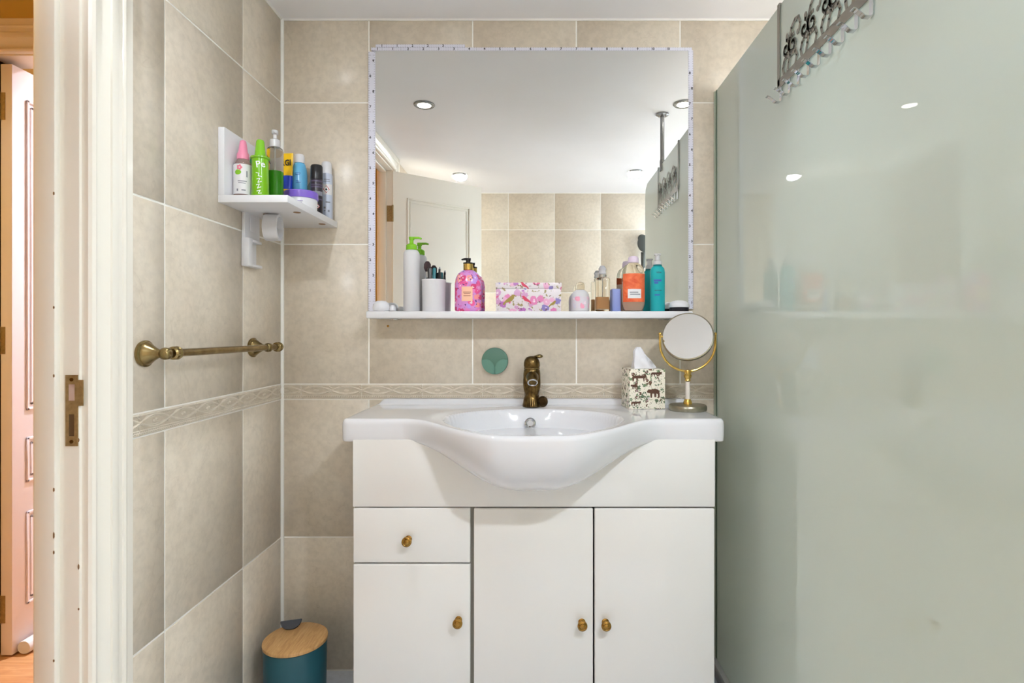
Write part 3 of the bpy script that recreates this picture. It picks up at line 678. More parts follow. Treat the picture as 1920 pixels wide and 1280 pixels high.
bm = B(); tube(bm, [(0.012, -0.014, 0.012), (0.026, -0.022, 0.014)], 0.004, 8)
lathe(bm, [(0.0, 0), (0.012, 0.0), (0.0165, 0.003), (0.0165, 0.007), (0.012, 0.010), (0.005, 0.0085), (0, 0.009)], 20, mtx=T(0.036, -0.020, 0.0168) @ RZ(-0.55) @ RX(PI/2-0.1))
finish('waste_knob', bm, mat('dark_knob', (74, 60, 40), 0.3, 1.0), tp)

# sage green round silicone holder on the tiles
sg = thing('razor_holder', 'round sage green silicone holder stuck on the tiles left of the tap', 'holder', (-0.134, 0, H-0.094))
finish('disc', lathe(B(), [(0.0405, 0), (0.0425, 0.003), (0.0415, 0.009), (0.036, 0.0115), (0, 0.0125)], 40, mtx=RX(PI/2)), 'sage_silicone_dark', sg)
for s in (-1, 1):
    t = B(); pts = []
    a0, a1 = (PI*0.965, PI*1.492) if s < 0 else (PI*1.508, PI*2.035)
    arc = [(0.041*math.cos(a0+(a1-a0)*i/16), 0.041*math.sin(a0+(a1-a0)*i/16)) for i in range(17)]
    if s < 0:
        inner = [(-0.0006, -0.041), (-0.0008, -0.020), (-0.005, -0.008), (-0.014, 0.002), (-0.026, 0.0065)]
        poly = arc+inner[1:]
    else:
        inner = [(0.026, 0.0065), (0.014, 0.002), (0.005, -0.008), (0.0008, -0.020), (0.0006, -0.041)]
        poly = arc+inner[:-1]
    prism(t, poly, 0.0, 0.017); bmesh.ops.bevel(t, geom=[e for e in t.edges if all(v.co.z > 0.016 for v in e.verts)], offset=0.003, segments=2, affect='EDGES')
    b2 = B(); merge(b2, t, RX(PI/2)); finish('petal', b2, 'sage_silicone', sg)

# ------------------------------------------------------------------ tissue box and make-up mirror on the basin
tb = thing('tissue_box', 'jungle animal patterned cube tissue box beside the make-up mirror', 'tissue box', (0.318, -0.1005, H-0.2278), 0.11)
bw = 0.054
finish('carton', box(B(), -bw, bw, -0.045, 0.045, 0, 0.117, 0.0015), 'jungle_print', tb)
def blob(bm, pts, y, s=1.0, dx=0, dz=0): sheet(bm, [(dx+s*a, dz+s*b) for a, b in pts], y)
BEAR = [(-0.5, -0.02), (-0.46, 0.1), (-0.38, 0.17), (-0.33, 0.24), (-0.28, 0.18), (-0.1, 0.2), (0.1, 0.24), (0.3, 0.2), (0.44, 0.1), (0.48, -0.1), (0.48, -0.4), (0.36, -0.4), (0.34, -0.16), (0.22, -0.12), (0.2, -0.38), (0.08, -0.38), (0.06, -0.12), (-0.08, -0.12), (-0.1, -0.42), (-0.22, -0.42), (-0.24, -0.06), (-0.36, -0.06)]
CATP = [(-0.5, 0.02), (-0.44, 0.14), (-0.3, 0.16), (0.1, 0.15), (0.34, 0.16), (0.4, 0.24), (0.5, 0.12), (0.46, 0.02), (0.36, -0.02), (0.34, -0.24), (0.28, -0.24), (0.26, -0.03), (-0.1, -0.04), (-0.14, -0.26), (-0.2, -0.26), (-0.22, -0.04), (-0.34, -0.04), (-0.4, -0.24), (-0.46, -0.24)]
bm = B(); blob(bm, BEAR, -0.0453, 0.040, 0.018, 0.050); blob(bm, CATP, -0.0453, 0.044, -0.024, 0.092); blob(bm, CATP, -0.0453, 0.030, 0.026, 0.103); blob(bm, CATP, -0.0453, 0.030, -0.034, 0.018); blob(bm, BEAR, -0.0453, 0.022, -0.040, 0.068)
finish('animal_print', bm, mat('print_brown', (88, 58, 44), 0.4), tb, smooth=False)
bm = B(); rr = random.Random(3)
for x, z, n in ((-0.010, 0.042, 9), (-0.030, 0.060, 6), (0.030, 0.075, 7), (-0.012, 0.030, 7), (0.040, 0.020, 6), (-0.036, 0.006, 6), (0.0, 0.105, 7)):
    for k in range(n):
        a, b = x+rr.uniform(-0.010, 0.010), z+rr.uniform(-0.006, 0.008); an = rr.uniform(0, PI); L = rr.uniform(0.003, 0.005)
        a = max(-0.049, min(0.049, a)); b = max(0.005, min(0.112, b))
        sheet(bm, [(a+L*math.cos(an), b+L*math.sin(an)), (a-0.4*L*math.sin(an), b+0.4*L*math.cos(an)), (a-L*math.cos(an), b-L*math.sin(an)), (a+0.4*L*math.sin(an), b-0.4*L*math.cos(an))], -0.0452)
finish('leaf_print', bm, mat('print_sage', (92, 112, 86), 0.4), tb, smooth=False)
# pulled tissue: folded crumpled sheet
bm = B(); rows = 14; nseg = 40; rings = []
for j in range(rows+1):
    v = j/rows; ring = []
    for i in range(nseg):
        a = 2*PI*i/nseg
        rad = 1.0+0.16*math.sin(5*a+1.5*v)+0.10*math.sin(9*a-2*v)
        wx = (0.036*(1-v)**0.8+0.011*v**0.5)*rad; wy = (0.014*(1-v)+0.005)*rad
        cx = -0.010+0.004*v; zz = 0.1165+0.064*v
        x = cx+wx*math.cos(a)*(1.0 if math.cos(a) < 0 else 1.25-0.35*v)
        if math.cos(a) < 0: x = max(x, -0.0255-0.004*(1-v)) if v < 0.85 else x
        ring.append(bm.verts.new((x, 0.004+wy*math.sin(a)+0.004*math.sin(7*v+3*a), zz-(0.020*max(0, math.cos(a))*v))))
    rings.append(ring)
for a, b in zip(rings, rings[1:]):
    for i in range(nseg): bm.faces.new((a[i], a[(i+1) % nseg], b[(i+1) % nseg], b[i]))
top = bm.verts.new((-0.006, 0.004, 0.176))
for i in range(nseg): bm.faces.new((rings[-1][i], rings[-1][(i+1) % nseg], top))
finish('tissue_sheet', bm, 'tissue', tb, ang=80)

mk = thing('makeup_mirror', 'round brass pedestal make-up mirror at the right end of the basin', 'mirror', (0.436, -0.164, H-0.2278))
finish('base', lathe(B(), [(0.052, 0), (0.054, 0.003), (0.054, 0.012), (0.051, 0.016), (0.02, 0.0175), (0.013, 0.018)], 40), 'pewter', mk)
finish('foot_collar', lathe(B(), [(0.0125, 0.0175), (0.012, 0.024), (0.009, 0.030), (0.0085, 0.032)], 24), 'gold', mk)
finish('column', lathe(B(), [(0.0065, 0.031), (0.0065, 0.083)], 20), mat('acrylic_column', (226, 218, 210), 0.1, coat=0.5), mk)
finish('top_collar', lathe(B(), [(0.0065, 0.083), (0.009, 0.086), (0.0075, 0.090), (0.0105, 0.096), (0.0115, 0.100), (0.009, 0.104), (0.011, 0.110), (0.009, 0.116), (0, 0.118)], 24), 'gold', mk)
Rr = 0.080; zc = 0.1125+Rr
bm = B(); tube(bm, [(Rr*math.cos(a), 0, zc+Rr*math.sin(a)) for a in [PI+PI*i/40 for i in range(41)]]+[], 0.0034, 8)
for s in (-1, 1):
    tube(bm, [(s*Rr, 0, zc), (s*Rr, 0, zc+0.026)], 0.0034, 8)
    t = B(); bmesh.ops.create_uvsphere(t, u_segments=12, v_segments=8, radius=0.0048); merge(bm, t, T(s*Rr, 0, zc+0.028))
    tube(bm, [(s*Rr, 0, zc+0.020), (s*(Rr-0.008), 0, zc+0.020)], 0.003, 8)
finish('yoke', bm, 'gold', mk)
mrot = RZ(-0.34) @ RX(-0.40)
mc = T(0, 0, zc+0.020) @ mrot @ RX(PI/2)
finish('mirror_rim', lathe(B(), [(0.068, -0.006), (0.0735, -0.005), (0.0745, 0.0), (0.0735, 0.005), (0.070, 0.0062), (0.0695, 0.0045), (0, 0.0045)], 56, mtx=mc), 'pewter', mk)
finish('mirror_face', lathe(B(), [(0.0698, 0.0046), (0.0698, 0.0056), (0, 0.0056)], 56, mtx=mc), 'mirror_silver', mk)

# ------------------------------------------------------------------ towel rail on the left wall
tr_ = thing('towel_rail', 'antique brass towel rail on the left tiled wall', 'towel rail', (XL, -0.40, H-0.046))
for y in (-0.637+0.40, -0.19+0.40):
    finish('rosette', lathe(B(), [(0.026, 0), (0.0275, 0.003), (0.0275, 0.007), (0.024, 0.0085), (0.0235, 0.011), (0.0205, 0.015), (0.014, 0.024), (0.0095, 0.032), (0.0085, 0.037), (0.0115, 0.040), (0.0130, 0.046), (0.0115, 0.054), (0.007, 0.058), (0, 0.0585)], 28, mtx=T(0, y, 0) @ RY(PI/2)), 'antique_brass', tr_)
finish('bar', lathe(B(), [(0.0085, -0.20), (0.0085, 0.268)], 20, mtx=T(0.046, 0, 0) @ RX(-PI/2)), 'antique_brass', tr_)
for y, s in ((-0.205, 1), (0.272, -1)):
    finish('end_collar', lathe(B(), [(0.010, -0.012), (0.0135, -0.009), (0.0145, -0.003), (0.012, 0.0), (0.0145, 0.004), (0.0135, 0.009), (0.009, 0.012), (0, 0.013)], 24, mtx=T(0.046, y, 0) @ RX(-PI/2*s)), 'antique_brass', tr_)

# ------------------------------------------------------------------ white corner shelf on the left wall and what stands on it
SZ = H+0.3475
cs = thing('corner_shelf', 'white L-shaped board shelf in the tiled corner', 'shelf', (XL, -0.18, SZ-0.019))
finish('base_board', box(B(), 0.0005, 0.178, -0.183, 0.179, 0, 0.019, 0.001), 'white_laminate', cs)
finish('upright_board', box(B(), 0.0005, 0.0165, -0.182, 0.179, 0.0195, 0.1925, 0.001), 'white_laminate', cs)
for x, y in ((0.150, -0.06), (0.155, 0.11), (0.055, -0.035)):
    finish('fixing_hole', lathe(B(), [(0.010, -0.0008), (0.010, 0.0), (0, 0.0)], 18, mtx=T(x, y, 0.0)), mat('fixing_brown', (140, 104, 66), 0.6) if 'fixing_brown' not in MATS else 'fixing_brown', cs)
# roll hanging under it
rl = thing('tape_roll', 'white ring-shaped tape roll hanging under the corner shelf', 'tape roll', (-0.741, -0.215, SZ-0.0565))
bm = B(); n = 40; pr = [(0.0365, -0.019), (0.0375, -0.018), (0.0375, 0.018), (0.0365, 0.019), (0.030, 0.019), (0.0295, 0.018), (0.0295, -0.018), (0.030, -0.019)]
rings = [[bm.verts.new((0.92*r*math.cos(2*PI*i/n), z, r*math.sin(2*PI*i/n))) for i in range(n)] for r, z in pr]
for k in range(len(pr)):
    a, b = rings[k], rings[(k+1) % len(pr)]
    for i in range(n): bm.faces.new((a[i], a[(i+1) % n], b[(i+1) % n], b[i]))
bmesh.ops.transform(bm, matrix=RZ(-1.44), verts=bm.verts[:])
finish('ring', bm, 'chalk_white', rl)
finish('hook', tube(B(), [(0, 0, 0.0375), (0, 0, 0.033), (0.0, 0.0, 0.026)], 0.004, 8), 'nickel', rl)
# switch plate and holder on the left wall below the shelf
sw = thing('wall_switch', 'white switch plate with a lower cord bracket under the corner shelf', 'switch', (XL, -0.205, H+0.262))
finish('plate', box(B(), 0.0003, 0.010, -0.042, 0.042, -0.006, 0.078, 0.002), 'white_plastic', sw)
finish('rocker', box(B(), 0.010, 0.013, -0.018, 0.018, 0.018, 0.056, 0.0015), 'white_plastic', sw)
bm = B(); box(bm, 0.0003, 0.022, -0.044, -0.022, -0.082, -0.004, 0.002); box(bm, 0.0003, 0.022, -0.022, 0.034, -0.082, -0.074, 0.002); box(bm, 0.0003, 0.004, -0.022, 0.034, -0.074, -0.008, 0.001); box(bm, 0.0003, 0.022, -0.022, 0.030, -0.014, -0.006, 0.002)
finish('bracket', bm, 'white_plastic', sw)

def pump(parent, r, z, m, stem=0.018, nozzle=(0.03, 0.0), mstem=None, head_r=0.008):
    finish('collar', lathe(B(), [(r, z), (r*1.02, z+0.003), (r, z+0.014), (r*0.72, z+0.018), (r*0.4, z+0.020)], 22), m, parent)
    zz = z+0.018+stem; bm = B(); lathe(bm, [(r*0.36, z+0.017), (r*0.36, zz)], 14)
    lathe(bm, [(head_r, zz-0.004), (head_r*1.05, zz), (head_r, zz+0.005), (0, zz+0.0065)], 16)
    d = Vector((nozzle[0], nozzle[1], 0)); tube(bm, [Vector((0, 0, zz+0.002)), Vector((0, 0, zz+0.0025))+d*0.7, Vector((0, 0, zz))+d], [0.0042, 0.0036, 0.0028], 8)
    finish('pump_head', bm, mstem or m, parent)
E = 0.0004
def L(name, label, cat, x, y, rz=0.0, grp='toiletries on the corner shelf'): return thing(name, label, cat, (x, y, SZ+E), rz, group=grp)
# a: pink-capped baby lotion spray
t = L('spray_bottle', 'clear spray bottle with pink cap and white floral label', 'bottle', -0.7715, -0.318, 0.35)
finish('bottle', lathe(B(), [(0.020, 0), (0.0225, 0.003), (0.0225, 0.072), (0.021, 0.088), (0.016, 0.099), (0.0135, 0.102)], 28), 'pink_pet', t)
finish('cap', lathe(B(), [(0.0150, 0.1015), (0.0152, 0.104), (0.0148, 0.116), (0.0115, 0.122), (0.0095, 0.138), (0.0075, 0.150), (0.004, 0.153), (0, 0.153)], 26), 'pink_cap', t)
finish('label', grid_label(B(), 0.105, 0.078, 0.047, 0.0228, n=30), 'label_white', t)
bm = B()
for a, b, r_ in ((-0.010, 0.064, 0.0078),):
    q = B(); sheet(q, [(a+r_*1.1*math.cos(i*PI/9), b+r_*0.85*math.sin(i*PI/9)) for i in range(18)]); merge(bm, wrap(q, 0.0231))
finish('leaf_motif', bm, 'leaf_green', t, smooth=False)
bm = B()
for i in range(5):
    q = B(); a, b = -0.006+0.0045*math.cos(i*2*PI/5), 0.0765+0.0045*math.sin(i*2*PI/5); sheet(q, [(a+0.003*math.cos(k*PI/5), b+0.003*math.sin(k*PI/5)) for k in range(10)]); merge(bm, wrap(q, 0.0231))
finish('flower_motif', bm, 'label_pink', t, smooth=False)
bm = B()
for a, b, w_, h_ in ((0.001, 0.041, 0.022, 0.0022), (0.0, 0.036, 0.018, 0.0016), (0.012, 0.060, 0.003, 0.016), (0.004, 0.018, 0.010, 0.003), (-0.011, 0.018, 0.004, 0.006)): q = B(); sheet(q, [(a-w_/2, b-h_/2), (a+w_/2, b-h_/2), (a+w_/2, b+h_/2), (a-w_/2, b+h_/2)]); merge(bm, wrap(q, 0.0231))
finish('label_text', bm, 'print_grey', t, smooth=False)
# b: small blue and white tube behind
t = L('small_tube', 'slim white and blue tube with a green cap behind the lime bottle', 'tube', -0.7705, -0.262)
finish('sleeve', lathe(B(), [(0.0125, 0), (0.0130, 0.002), (0.0130, 0.058)], 22), 'sky_blue', t)
finish('shoulder', lathe(B(), [(0.0130, 0.0582), (0.0128, 0.098), (0.010, 0.101)], 22), 'label_white', t)
finish('cap', lathe(B(), [(0.0105, 0.1012), (0.0105, 0.124), (0.009, 0.126), (0, 0.126)], 22), mat('mint_cap', (70, 176, 110), 0.3), t)
# c: lime green gel bottle
t = L('gel_bottle', 'lime green gel bottle with tapered cap and white script', 'bottle', -0.7245, -0.322, -0.25)
finish('bottle', lathe(B(), [(0.0195, 0), (0.0212, 0.003), (0.0205, 0.050), (0.0200, 0.100), (0.0235, 0.1025), (0.0235, 0.1065), (0.015, 0.1085)], 28), 'gel_green', t)
finish('cap', lathe(B(), [(0.0142, 0.1085), (0.0135, 0.112), (0.0098, 0.148), (0.0075, 0.152), (0, 0.1525)], 26), 'lime_green', t)
bm = B(); q = text_bm('Pe', 0.024, 0.0003); merge(bm, wrap(stand(q, 0.015, 0.084, 0, 0.15), 0.0207))
for pts in ([(0.004, 0.062), (0.012, 0.060), (0.010, 0.054), (0.018, 0.052)], [(0.006, 0.045), (0.014, 0.048), (0.009, 0.036), (0.018, 0.040)], [(0.005, 0.030), (0.013, 0.033), (0.008, 0.021), (0.017, 0.026)], [(0.006, 0.014), (0.015, 0.017), (0.010, 0.008), (0.018, 0.010)]):
    for (x0, z0), (x1, z1) in zip(pts, pts[1:]):
        q = B(); n_ = Vector((z1-z0, x0-x1)).normalized()*0.0008; sheet(q, [(x0+n_.x, z0+n_.y), (x1+n_.x, z1+n_.y), (x1-n_.x, z1-n_.y), (x0-n_.x, z0-n_.y)]); merge(bm, wrap(q, 0.0211))
finish('white_script', bm, 'print_white', t, smooth=False)
# d: clear pump bottle with green liquid
t = L('pump_bottle', 'clear pump bottle half full of green liquid on the corner shelf', 'bottle', -0.7135, -0.262); t.scale.z = 1.10
finish('bottle', lathe(B(), [(0.0195, 0), (0.0215, 0.002), (0.0215, 0.128), (0.019, 0.135), (0.012, 0.139)], 30), 'clear_pet', t)
finish('liquid', lathe(B(), [(0.0190, 0.002), (0.0202, 0.004), (0.0202, 0.078), (0, 0.078)], 28), 'green_liquid', t)
finish('dip_tube', lathe(B(), [(0.0022, 0.079), (0.0022, 0.138)], 10), 'frost_cap', t)
finish('collar', lathe(B(), [(0.0135, 0.1385), (0.0135, 0.156), (0.009, 0.159)], 24), 'frost_cap', t)
finish('pump_head', tube(lathe(B(), [(0.005, 0.1585), (0.005, 0.170), (0.0085, 0.172), (0.0085, 0.180), (0, 0.182)], 18), [(0, 0, 0.176), (0.008, -0.014, 0.174)], 0.004, 8), 'frost_cap', t)
# e: yellow and blue squeeze tube standing on its cap
t = L('squeeze_tube', 'yellow squeeze tube with a blue band standing on its cap', 'tube', -0.7555, -0.105, -0.15); t.scale.z = 1.17
def tube_body(z0, z1, w0, w1, d0, d1, n=24):
    bm = B(); rings = []
    for z, w_, d_ in ((z0, w0, d0), ((z0+z1)/2, (w0+w1)/2, (d0+d1)/2), (z1, w1, d1)): rings.append([bm.verts.new((w_*math.cos(2*PI*i/n), d_*math.sin(2*PI*i/n), z)) for i in range(n)])
    for a, b in zip(rings, rings[1:]):
        for i in range(n): bm.faces.new((a[i], a[(i+1) % n], b[(i+1) % n], b[i]))
    bm.faces.new(rings[0]); bm.faces.new(rings[-1]); return bm
finish('cap', lathe(B(), [(0.017, 0), (0.018, 0.002), (0.018, 0.020), (0.016, 0.022)], 24), 'tube_blue', t)
finish('lower_band', tube_body(0.022, 0.065, 0.0195, 0.0215, 0.017, 0.0135), 'tube_yellow', t)
finish('blue_band', tube_body(0.0652, 0.100, 0.0217, 0.0235, 0.0135, 0.009), 'tube_blue', t)
finish('upper_band', tube_body(0.1002, 0.158, 0.0237, 0.0265, 0.009, 0.002), 'tube_yellow', t)
q = stand(text_bm('ARGI', 0.021, 0.0006), 0.0, 0.132, -0.0075); finish('black_lettering', q, 'print_black', t, smooth=False)
q = B(); sheet(q, [(-0.013, 0.078), (-0.006, 0.078), (-0.004, 0.082), (-0.006, 0.089), (-0.012, 0.089), (-0.010, 0.083)], -0.0136); finish('white_mark', q, 'print_white', t, smooth=False)
# f: light blue bottle with white cap
t = L('lotion_bottle', 'sky blue bottle with a white cap beside the yellow tube', 'bottle', -0.7235, -0.078); t.scale.z = 1.19
finish('bottle', lathe(B(), [(0.021, 0), (0.0225, 0.003), (0.0225, 0.105), (0.0205, 0.122), (0.0165, 0.134), (0.0135, 0.137)], 28), 'sky_blue', t)
finish('cap', lathe(B(), [(0.0145, 0.1375), (0.0145, 0.154), (0.012, 0.159), (0, 0.160)], 24), 'white_plastic', t)
bm = B()
for a, b, w_ in ((0.004, 0.108, 0.016), (0.003, 0.104, 0.013), (0.003, 0.088, 0.010), (0.005, 0.084, 0.014)): q = B(); sheet(q, [(a-w_/2, b-0.0008), (a+w_/2, b-0.0008), (a+w_/2, b+0.0008), (a-w_/2, b+0.0008)]); merge(bm, wrap(q, 0.0228))
finish('label_text', bm, 'print_blue', t, smooth=False)
# small sea-green bottle with a black clip cap behind
t = L('small_bottle', 'small pale green bottle with a black cap half hidden behind the blue one', 'bottle', -0.7035, -0.026); t.scale.z = 1.20
finish('bottle', lathe(B(), [(0.015, 0), (0.016, 0.002), (0.016, 0.088), (0.010, 0.098)], 22), mat('pale_sea_glass', (190, 206, 196), 0.15, trans=0.3), t)
finish('band', lathe(B(), [(0.0163, 0.060), (0.0163, 0.074)], 22), 'sea_green', t)
finish('cap', box(lathe(B(), [(0.0075, 0.098), (0.0075, 0.122), (0.005, 0.139), (0, 0.140)], 16), 0.002, 0.012, -0.004, 0.004, 0.094, 0.120, 0.001), 'black_plastic', t)
# g: white tub with purple lid
t = L('cream_tub', 'white cream tub with a purple screw lid on the shelf edge', 'tub', -0.6845, -0.160)
finish('tub', lathe(B(), [(0.040, 0), (0.043, 0.003), (0.0445, 0.030), (0.0435, 0.034)], 36), 'white_plastic', t)
finish('lid', lathe(B(), [(0.0462, 0.0335), (0.0465, 0.036), (0.0465, 0.052), (0.0445, 0.0545), (0, 0.055)], 36), 'purple_lid', t)
bm = B()
for a, b, w_ in ((0.010, 0.022, 0.024), (0.010, 0.017, 0.018), (0.012, 0.012, 0.014)): q = B(); sheet(q, [(a-w_/2, b-0.0009), (a+w_/2, b-0.0009), (a+w_/2, b+0.0009), (a-w_/2, b+0.0009)]); merge(bm, wrap(q, 0.0446))
finish('label_text', bm, mat('print_lilac', (150, 136, 190), 0.5), t, smooth=False)
# h, i: aerosol cans with hazard diamonds
def diamond(parent, r, x, z, s):
    q = B(); sheet(q, [(x-s, z), (x, z-s), (x+s, z), (x, z+s)]); finish('hazard_mark', wrap(q, r), 'print_red', parent, smooth=False)
    q = B(); k = 0.72*s; sheet(q, [(x-k, z), (x, z-k), (x+k, z), (x, z+k)]); o = finish('hazard_field', wrap(q, r+0.0002), 'print_white', parent, smooth=False)
    q = B(); sheet(q, [(x-0.26*s, z-0.30*s), (x+0.26*s, z-0.30*s), (x+0.30*s, z), (x+0.1*s, z+0.05*s), (x+0.02*s, z+0.42*s), (x-0.15*s, z+0.05*s), (x-0.3*s, z+0.1*s)]); finish('flame_print', wrap(q, r+0.0004), 'print_black', parent, smooth=False)
t = L('aerosol_can', 'slim black aerosol can on the corner shelf', 'aerosol can', -0.6655, -0.094, 0.35); t.scale.z = 1.09
finish('can', lathe(B(), [(0.0165, 0), (0.0175, 0.002), (0.0175, 0.096), (0.0165, 0.100)], 26), 'can_black', t)
finish('cap', lathe(B(), [(0.0176, 0.1), (0.0178, 0.102), (0.0174, 0.136), (0.015, 0.140), (0, 0.1405)], 26), 'black_plastic', t)
for z, h_ in ((0.094, 0.004), (0.084, 0.003), (0.078, 0.004), (0.060, 0.012), (0.044, 0.004)):
    finish('violet_band', grid_label(B(), 0.05, h_, z, 0.0178), 'can_violet' if h_ < 0.01 else 'print_grey', t)
diamond(t, 0.0179, 0.004, 0.024, 0.006)
t = L('aerosol_can', 'white and silver aerosol can nearest the back wall on the corner shelf', 'aerosol can', -0.6580, -0.032, 0.35); t.scale.z = 1.17
finish('can', lathe(B(), [(0.0165, 0), (0.0178, 0.002), (0.0178, 0.118), (0.0165, 0.122)], 26), 'can_silver', t)
finish('cap', lathe(B(), [(0.0155, 0.122), (0.0158, 0.124), (0.0150, 0.150), (0.012, 0.154), (0, 0.155)], 26), 'white_plastic', t)
finish('label', grid_label(B(), 0.036, 0.028, 0.079, 0.0180), 'label_white', t)
diamond(t, 0.0182, -0.001, 0.079, 0.010)
bm = B()
for a, b, w_, h_ in ((0.004, 0.045, 0.014, 0.003), (-0.006, 0.030, 0.006, 0.005), (0.006, 0.022, 0.006, 0.006), (-0.006, 0.022, 0.005, 0.003), (0.0, 0.105, 0.018, 0.0015), (0.0, 0.100, 0.020, 0.0015)): q = B(); sheet(q, [(a-w_/2, b-h_/2), (a+w_/2, b-h_/2), (a+w_/2, b+h_/2), (a-w_/2, b+h_/2)]); merge(bm, wrap(q, 0.0181))
finish('label_text', bm, 'print_grey', t, smooth=False)

# ------------------------------------------------------------------ things on the mirror shelf
def S(name, label, cat, x, y=-0.065, rz=0.0): return thing(name, label, cat, (x, y, SH+E), rz, group='toiletries on the mirror shelf')
# white capped soap case
t = S('soap_case', 'white rounded soap case at the left end of the mirror shelf', 'soap case', -0.478, -0.066, 0.2)
bm = B(); lathe(bm, [(0.020, 0), (0.0245, 0.004), (0.0255, 0.014), (0.022, 0.026), (0.014, 0.032), (0, 0.034)], 28, sx=1.0, sy=0.8); finish('lid', bm, 'white_plastic', t)
bm = B(); lathe(bm, [(0.010, 0), (0.014, 0.004), (0.0135, 0.012), (0.008, 0.020), (0, 0.021)], 22, cx=0.0345, sx=0.75); finish('spout_cap', bm, 'white_plastic', t)
# tall white bottle with green pump
t = S('lotion_bottle', 'tall white bottle with a green pump on the mirror shelf', 'bottle', -0.385)
finish('bottle', lathe(B(), [(0.0225, 0), (0.0248, 0.003), (0.0248, 0.168), (0.0235, 0.180), (0.019, 0.187), (0.015, 0.189)], 30), 'chalk_white', t)
pump(t, 0.0165, 0.189, 'lime_green', 0.017, (0.030, 0.004))
# cup and tools
t = S('brush_cup', 'white plastic cup holding make-up brushes on the mirror shelf', 'cup', -0.3175, -0.062)
bm = B(); n = 36; pr = [(0.033, 0.0), (0.0345, 0.002), (0.0360, 0.094), (0.0372, 0.0955), (0.0372, 0.098), (0.0345, 0.098), (0.0335, 0.004), (0.0, 0.004)]
lathe(bm, [(0, 0)]+pr, n); finish('cup', bm, 'white_plastic', t)
def inst(name, label, cat, x, y, parts):
    o = thing(name, label, cat, (-0.3175+x, -0.062+y, SH+0.0050), group='make-up tools in the cup')
    for nm, b, mm in parts: finish(nm, b, mm, o)
    return o
inst('makeup_brush', 'dark fluffy make-up brush leaning in the white cup', 'brush', -0.020, 0.002, [('handle', tube(B(), [(0.006, 0, 0), (0.0, 0, 0.100)], 0.0035, 8), 'black_plastic'), ('ferrule', lathe(B(), [(0.004, 0.100), (0.0065, 0.118)], 14), 'chrome'), ('bristles', lathe(B(), [(0.0062, 0.118), (0.0110, 0.130), (0.0105, 0.142), (0.005, 0.150), (0, 0.151)], 18), 'brush_hair')])
inst('eyeliner_case', 'flat black mascara case in the white cup', 'mascara', -0.0105, -0.010, [('case', box(B(), -0.0065, 0.0065, -0.0045, 0.0045, 0, 0.128, 0.002), 'black_plastic'), ('cap_line', box(B(), -0.0067, 0.0067, -0.0047, 0.0047, 0.070, 0.072, 0.0004), 'print_grey')])
inst('mascara_tube', 'teal mascara tube in the white cup', 'mascara', 0.0035, -0.010, [('tube', lathe(B(), [(0.0052, 0), (0.0052, 0.070)], 16), 'teal_handle'), ('cap', lathe(B(), [(0.0053, 0.0705), (0.0053, 0.126), (0.003, 0.129), (0, 0.129)], 16), 'teal_handle')])
inst('makeup_pencil', 'slim black make-up pencil leaning right in the white cup', 'pencil', 0.006, 0.006, [('shaft', tube(B(), [(0, 0, 0), (0.0108, 0, 0.127)], 0.0034, 8), 'black_plastic'), ('tip', tube(B(), [(0.01085, 0, 0.1275), (0.0114, 0, 0.134)], [0.0032, 0.001], 8), 'print_grey')])
inst('tweezers', 'dark metal tweezers standing in the white cup', 'tweezers', 0.0175, 0.010, [('left_arm', tube(B(), [(0, 0, 0), (-0.0028, 0, 0.06), (-0.0005, 0, 0.118)], 0.0016, 6), 'dark_grey_plastic'), ('right_arm', tube(B(), [(0.0006, 0, 0), (0.0034, 0, 0.06), (0.0010, 0, 0.118)], 0.0016, 6), 'dark_grey_plastic')])
# pink floral hand wash
t = S('hand_wash_bottle', 'pink floral hand wash bottle with a black pump on the mirror shelf', 'bottle', -0.2115, -0.064)
finish('bottle', lathe(B(), [(0.036, 0), (0.0405, 0.004), (0.0410, 0.010), (0.0410, 0.085), (0.038, 0.102), (0.030, 0.117), (0.019, 0.125), (0.014, 0.1275)], 36, sy=0.72), 'pink_floral', t)
finish('collar', lathe(B(), [(0.0145, 0.1275), (0.0148, 0.129), (0.0148, 0.146), (0.0125, 0.1475)], 26), 'gold', t)
bm = B(); lathe(bm, [(0.0155, 0.147), (0.0155, 0.150), (0.007, 0.1505), (0.007, 0.160), (0.0, 0.160)], 20); tube(bm, [(0.008, 0, 0.1605), (-0.010, 0, 0.1612), (-0.020, -0.003, 0.1595)], [0.004, 0.0036, 0.0026], 8); finish('pump_head', bm, 'black_plastic', t)
bm = grid_label(B(), 0.034, 0.044, 0.053, 0.0413, 0.0299); finish('label', bm, 'peach_label', t)
bm = B()
for b, w_ in ((0.058, 0.024), (0.0535, 0.020), (0.047, 0.022)): q = B(); sheet(q, [(-w_/2, b-0.001), (w_/2, b-0.001), (w_/2, b+0.001), (-w_/2, b+0.001)]); merge(bm, wrap(q, 0.0416, 0.0302))
finish('label_text', bm, mat('print_rose', (150, 90, 80), 0.5), t, smooth=False)
